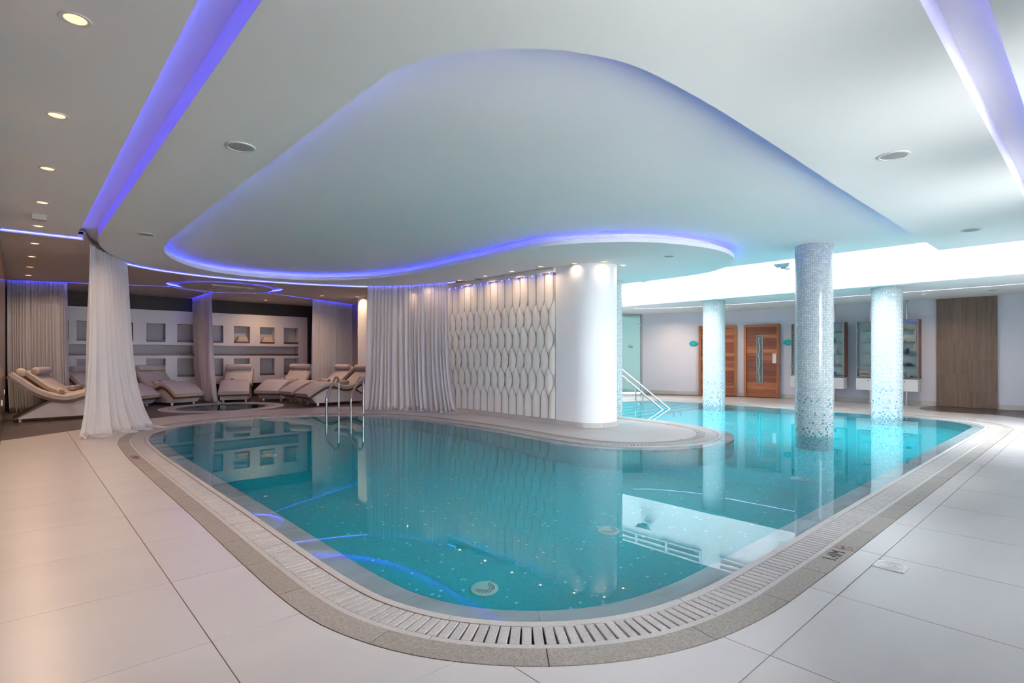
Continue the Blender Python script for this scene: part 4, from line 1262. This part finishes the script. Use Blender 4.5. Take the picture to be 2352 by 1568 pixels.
def product(af, b1, x, y, z, kind, col, h, w, label, grp):
    loc = (af + y, b1 - x, z)
    if kind == 'box':
        t = empty('product_box', loc, -pi / 2)
        ct = MB().box(-w / 2, w / 2, -.02, .02, 0, h).build('carton', bm(col), t)
        MB().box(-w * .35, w * .35, -.0215, -.02, h * .25, h * .6).build('print', bm(tuple(c * .45 for c in col)), ct)
    else:
        t = empty('product_bottle', loc, -pi / 2)
        r = w / 2
        MB().lathe([(r * .9, 0), (r, .006), (r, h * .68), (r * .5, h * .76), (r * .45, h * .78)], 16).build('body', bm(col), t, smooth=40)
        MB().lathe([(r * .55, h * .78), (r * .55, h), (r * .4, h)], 14).build('cap', 'white_plastic', t, smooth=40)
    tag(t, label, 'box' if kind == 'box' else 'bottle', grp)
t, sh, w = cabinet(3.0, 4.29, 'glass display cabinet of spa products behind the right mosaic column')
white = (.72, .72, .74); pink = (.75, .42, .42); purple = (.32, .16, .58); dark = (.10, .09, .14); orange = (.85, .25, .05); cream = (.72, .58, .36); blue = (.05, .20, .50); green = (.10, .45, .14)
items2 = [(4, .20, 'bottle', white, .17, .055, 'clear tall bottle at the left of the top shelf'), (4, .36, 'bottle', purple, .17, .06, 'purple bottle on the top shelf'), (4, .49, 'bottle', blue, .13, .055, 'blue bottle on the top shelf beside the mosaic column'),
          (3, .20, 'bottle', white, .13, .05, 'white bottle at the left of the second shelf'), (3, .34, 'box', white, .10, .05, 'slim white carton on the second shelf'),
          (2, .15, 'bottle', white, .14, .052, 'leftmost white bottle on the third shelf'), (2, .28, 'bottle', (.68, .66, .66), .14, .052, 'second white bottle on the third shelf'), (2, .40, 'box', white, .05, .05, 'low white jar box on the third shelf'),
          (1, .18, 'bottle', (.72, .62, .40), .14, .05, 'white and gold bottle on the fourth shelf'), (1, .32, 'bottle', cream, .14, .05, 'cream bottle on the fourth shelf'), (1, .45, 'box', white, .05, .05, 'low white carton on the fourth shelf'),
          (0, .16, 'box', (.70, .46, .34), .13, .26, 'wide carton with an orange picture on the cabinet floor'), (0, .42, 'box', white, .10, .05, 'white carton with dark spot on the cabinet floor'), (0, .51, 'box', (.66, .66, .68), .10, .05, 'second white carton on the cabinet floor'),
          (4, .90, 'box', white, .09, .05, 'small white stand on the right of the top shelf'), (4, 1.02, 'box', (.64, .66, .66), .06, .05, 'tiny clear jar at the right of the top shelf'),
          (3, .88, 'bottle', pink, .09, .05, 'pink bottle right of the column on the second shelf'), (3, 1.0, 'bottle', (.78, .46, .44), .09, .05, 'second pink bottle on the second shelf'), (3, 1.11, 'box', (.74, .68, .68), .05, .06, 'pale pink carton at the end of the second shelf'),
          (2, .90, 'box', dark, .15, .055, 'tall dark carton right of the column on the third shelf'), (2, 1.04, 'box', (.13, .11, .17), .13, .055, 'shorter dark carton on the third shelf'),
          (1, .92, 'box', dark, .065, .11, 'flat dark box on the fourth shelf'), (1, 1.06, 'box', (.13, .11, .16), .065, .11, 'flat dark box at the end of the fourth shelf'),
          (0, .86, 'box', white, .12, .05, 'tall white carton right of the column on the cabinet floor'), (0, .98, 'box', (.68, .68, .69), .14, .05, 'tallest white carton on the cabinet floor'), (0, 1.12, 'box', (.30, .18, .14), .04, .06, 'small brown dish on the cabinet floor')]
for r_, x, kd, c_, h, ww, lab in items2:
    product(15.72, 4.29, x, .12, sh[r_], kd, c_, h, ww, lab + ' of the right cabinet', 'products in the right cabinet')
t, sh, w = cabinet(4.56, 5.86, 'glass display cabinet of spa products behind the large mosaic column')
items1 = [(4, 1.00, 'bottle', white, .15, .04, 'clear slender bottle on the top shelf'), (3, .92, 'bottle', (.85, .36, .14), .13, .05, 'orange bottle on the second shelf'), (3, 1.03, 'box', green, .14, .06, 'green carton on the second shelf'),
          (2, 1.0, 'box', white, .15, .035, 'slim white carton on the third shelf'), (2, 1.10, 'box', (.66, .66, .68), .14, .035, 'second slim white carton on the third shelf'),
          (1, .99, 'box', orange, .15, .075, 'bright orange carton on the fourth shelf'), (1, 1.12, 'box', white, .06, .05, 'low white carton on the fourth shelf'),
          (0, 1.0, 'box', (.12, .16, .28), .10, .16, 'blue and black printed carton on the cabinet floor'), (0, .80, 'box', (.20, .50, .52), .10, .10, 'teal carton on the cabinet floor')]
for r_, x, kd, c_, h, ww, lab in items1:
    product(15.72, 5.86, x, .12, sh[r_], kd, c_, h, ww, lab + ' of the left cabinet', 'products in the left cabinet')

# ================================================================== WOOD PANEL
wp = tag(empty('wood_panel', (16.15, 2.2, 0)), 'tall brown wood-look panel on the right wall', 'wall panel')
for (y0, y1), cuts in (((.0, .54), [0, .77, 1.55, H3 - .002]), ((-.54, .0), [0, .38, 1.10, 1.62, H3 - .002])):
    for z0, z1 in zip(cuts, cuts[1:]):
        n = 2
        for k in range(n):
            a_ = y0 + (y1 - y0) * k / n; b_ = y0 + (y1 - y0) * (k + 1) / n
            MB().box(-.06, -.001, a_ + .0005, b_ - .0005, z0 + .0004, z1 - .0004).build('board', 'wood_panel', wp)
MB().box(-.075, -.061, -.54, .54, .001, .012).build('threshold', 'wood_rail', wp)

# ================================================================== FLOODLIGHTS IN THE SHAFT
def flood(b, z, label):
    t = tag(empty('floodlight', (12.18, b, z)), label, 'floodlight', 'floodlights in the shaft')
    # bracket to the wall
    MB().box(-.03, 0, -.07, .07, -.06, .06).build('wall_plate', 'white_plastic', t)
    MB().tube([(-.03, 0, 0), (-.14, 0, -.02)], .014, 8).build('arm', 'grey_metal', t)
    mt = Matrix.Translation((-.22, 0, 0)) @ Matrix.Rotation(radians(-20), 4, 'Y')
    V = [(-.12, -.17, .05), (.12, -.17, .05), (.12, .17, .05), (-.12, .17, .05), (-.06, -.11, -.05), (.06, -.11, -.05), (.06, .11, -.05), (-.06, .11, -.05)]
    V = [tuple(mt @ Vector(p)) for p in V]
    obj('housing', V, [(4, 7, 6, 5), (0, 4, 5, 1), (1, 5, 6, 2), (2, 6, 7, 3), (3, 7, 4, 0)], 'grey_metal', t)
    MB().box(-.12, .12, -.17, .17, .05, .058, mt).build('lens_glass', 'white_plastic', t)
    MB().box(-.135, .135, -.185, .185, .046, .052, mt).build('visor_rim', 'white_plastic', t)
    MB().box(-.03, .03, -.05, .05, -.09, -.05, mt).build('junction_box', 'grey_metal', t)
def b_of(px, a):
    r = (px - CX) / F_PX
    return a * (CS - r * SN) / (SN + r * CS)
b_ = b_of(1800, 11.98); flood(b_, EYE + (HY - 607) * (11.98 * SN + b_ * CS) / F_PX, 'grey floodlight on the white shaft wall beside the large column')
b_ = b_of(1478, 11.98); flood(b_, EYE + (HY - 640) * (11.98 * SN + b_ * CS) / F_PX, 'floodlight on the shaft wall mostly hidden above the island ceiling')

# ================================================================== POOL FLOOR INLETS, FLOOR OUTLET, DEPTH MARKS
def refr(px, py, z=DEPTH):
    """where a line of sight entering the water at this pixel reaches depth z"""
    a, b = at(px, py, ZW); h = EYE - ZW; d = math.hypot(a, b)
    st = d / math.hypot(d, h) / 1.33; run = (ZW - z) * st / math.sqrt(1 - st * st)
    return (a + a / d * run, b + b / d * run)
for (x, y), lab in (((1113, 1353), 'nearest the camera'), ((1398, 1219), 'in front of the rounded pillar'), ((1836, 1100), 'below the large mosaic column'), ((618, 1046), 'in the far left of the pool')):
    p = refr(x, y)
    t = tag(empty('pool_inlet', (*p, DEPTH)), 'round pale water inlet on the pool floor ' + lab, 'pool inlet', 'inlets on the pool floor')
    cv = MB().lathe([(.10, .001), (.10, .016), (.085, .024), (.02, .026)], 32).build('cover', 'drain_white', t, smooth=40)
    for k in range(13):
        m = Matrix.Rotation(pi * .9 + k * pi * 1.2 / 12, 4, 'Z')
        MB().box(.05, .075, -.005, .005, .0255, .0285, m).build('slot', 'grille_grey', cv)
    m = MB()
    m.tube([(.04 * cos(pi * .95 + k * pi * 1.1 / 16), .04 * sin(pi * .95 + k * pi * 1.1 / 16), .027) for k in range(17)], .004, 6)
    m.build('ring_groove', 'grille_grey', cv)
p = at(2046, 1301)
t = tag(empty('floor_outlet', (*p, 0.0003)), 'white square floor plate with fine rings on the right-hand tiles', 'floor drain')
MB().cbox(-.068, .068, -.075, .075, 0, .005, .003).build('plate', 'plate_white', t)
for k in range(6):
    r = .012 + .010 * k
    MB().tube([(r * cos(2 * pi * q / 32), r * sin(2 * pi * q / 32), .005) for q in range(33)], .0012, 4, cap=False).build('ring', 'baseboard', t)
for sx in (-1, 1):
    for sy in (-1, 1): MB().lathe([(.004, .004), (.004, .006)], 8, c=(sx * .058, sy * .065, 0)).build('screw', 'grille_grey', t)
MB().box(-.002, .002, -.03, -.012, .005, .0065).build('mark', 'grille_grey', t)
p = at(447, 1001)
def text_mesh(s, size):
    cu = bpy.data.curves.new('txt', 'FONT'); cu.body = s; cu.size = size; cu.extrude = .0006; cu.align_x = 'CENTER'; cu.align_y = 'CENTER'
    o = bpy.data.objects.new('txt', cu); COL.objects.link(o)
    dg = bpy.context.evaluated_depsgraph_get(); me = bpy.data.meshes.new_from_object(o.evaluated_get(dg))
    bpy.data.objects.remove(o); return me
def depth_mark(loc, rz, s, label):
    t = tag(empty('depth_marking', (*loc, .0035), rz), label, 'marking', 'depth markings')
    me = text_mesh(s, .105); me.materials.append(M['mark_black'])
    o = bpy.data.objects.new('depth_text', me); COL.objects.link(o); o.parent = t; o.location = (-.055, 0, 0)
    n = 36; V = []; Fq = []
    for r in (.046, .040):
        for k in range(n): V.append((.125 + r * cos(2 * pi * k / n), r * sin(2 * pi * k / n), .0005))
    Fq = [(k, (k + 1) % n, n + (k + 1) % n, n + k) for k in range(n)]
    obj('red_ring', V, Fq, 'mark_red', t)
    m = Matrix.Translation((.125, 0, 0)) @ Matrix.Rotation(radians(-45), 4, 'Z')
    MB().box(-.040, .040, -.003, .003, 0, .0008, m).build('red_bar', 'mark_red', t)
    MB().box(-.022, .022, -.004, .004, 0, .0007, Matrix.Translation((.12, .005, 0)) @ Matrix.Rotation(radians(25), 4, 'Z')).build('diver_body', 'mark_black', t)
    MB().lathe([(.007, .0), (.007, .0007)], 12, c=(.147, .012, 0)).build('diver_head', 'mark_black', t)
c1 = at(1922, 1271); depth_mark((c1[0], 1.55 - .458), 0.0, '1.4M', 'depth marking with red no-diving sign on the right-hand coping')
c1 = at(318, 1049); depth_mark((1.485 - .455, c1[1] - .03), -pi / 2, '1.4M', 'depth marking with red no-diving sign on the left-hand coping')
# wall sockets on the dark wall
for k, (x, y) in enumerate([(10, 896), (2, 923)]):
    Y = None
    r = (x - CX) / F_PX; b = (A0 + .012) * (CS - r * SN) / (SN + r * CS)
    b = (13.2, 10.9)[k]
    t = tag(empty('wall_socket', (A0, b, (.55, .5)[k])), 'white wall socket on the dark wall, %s the lounger' % ('behind' if k == 0 else 'in front of'), 'socket', 'wall sockets')
    MB().box(0.001, .012, -.04, .04, -.04, .04).build('cover', 'white_plastic', t)
    MB().box(.012, .016, -.022, .022, -.022, .022).build('insert', 'baseboard', t)
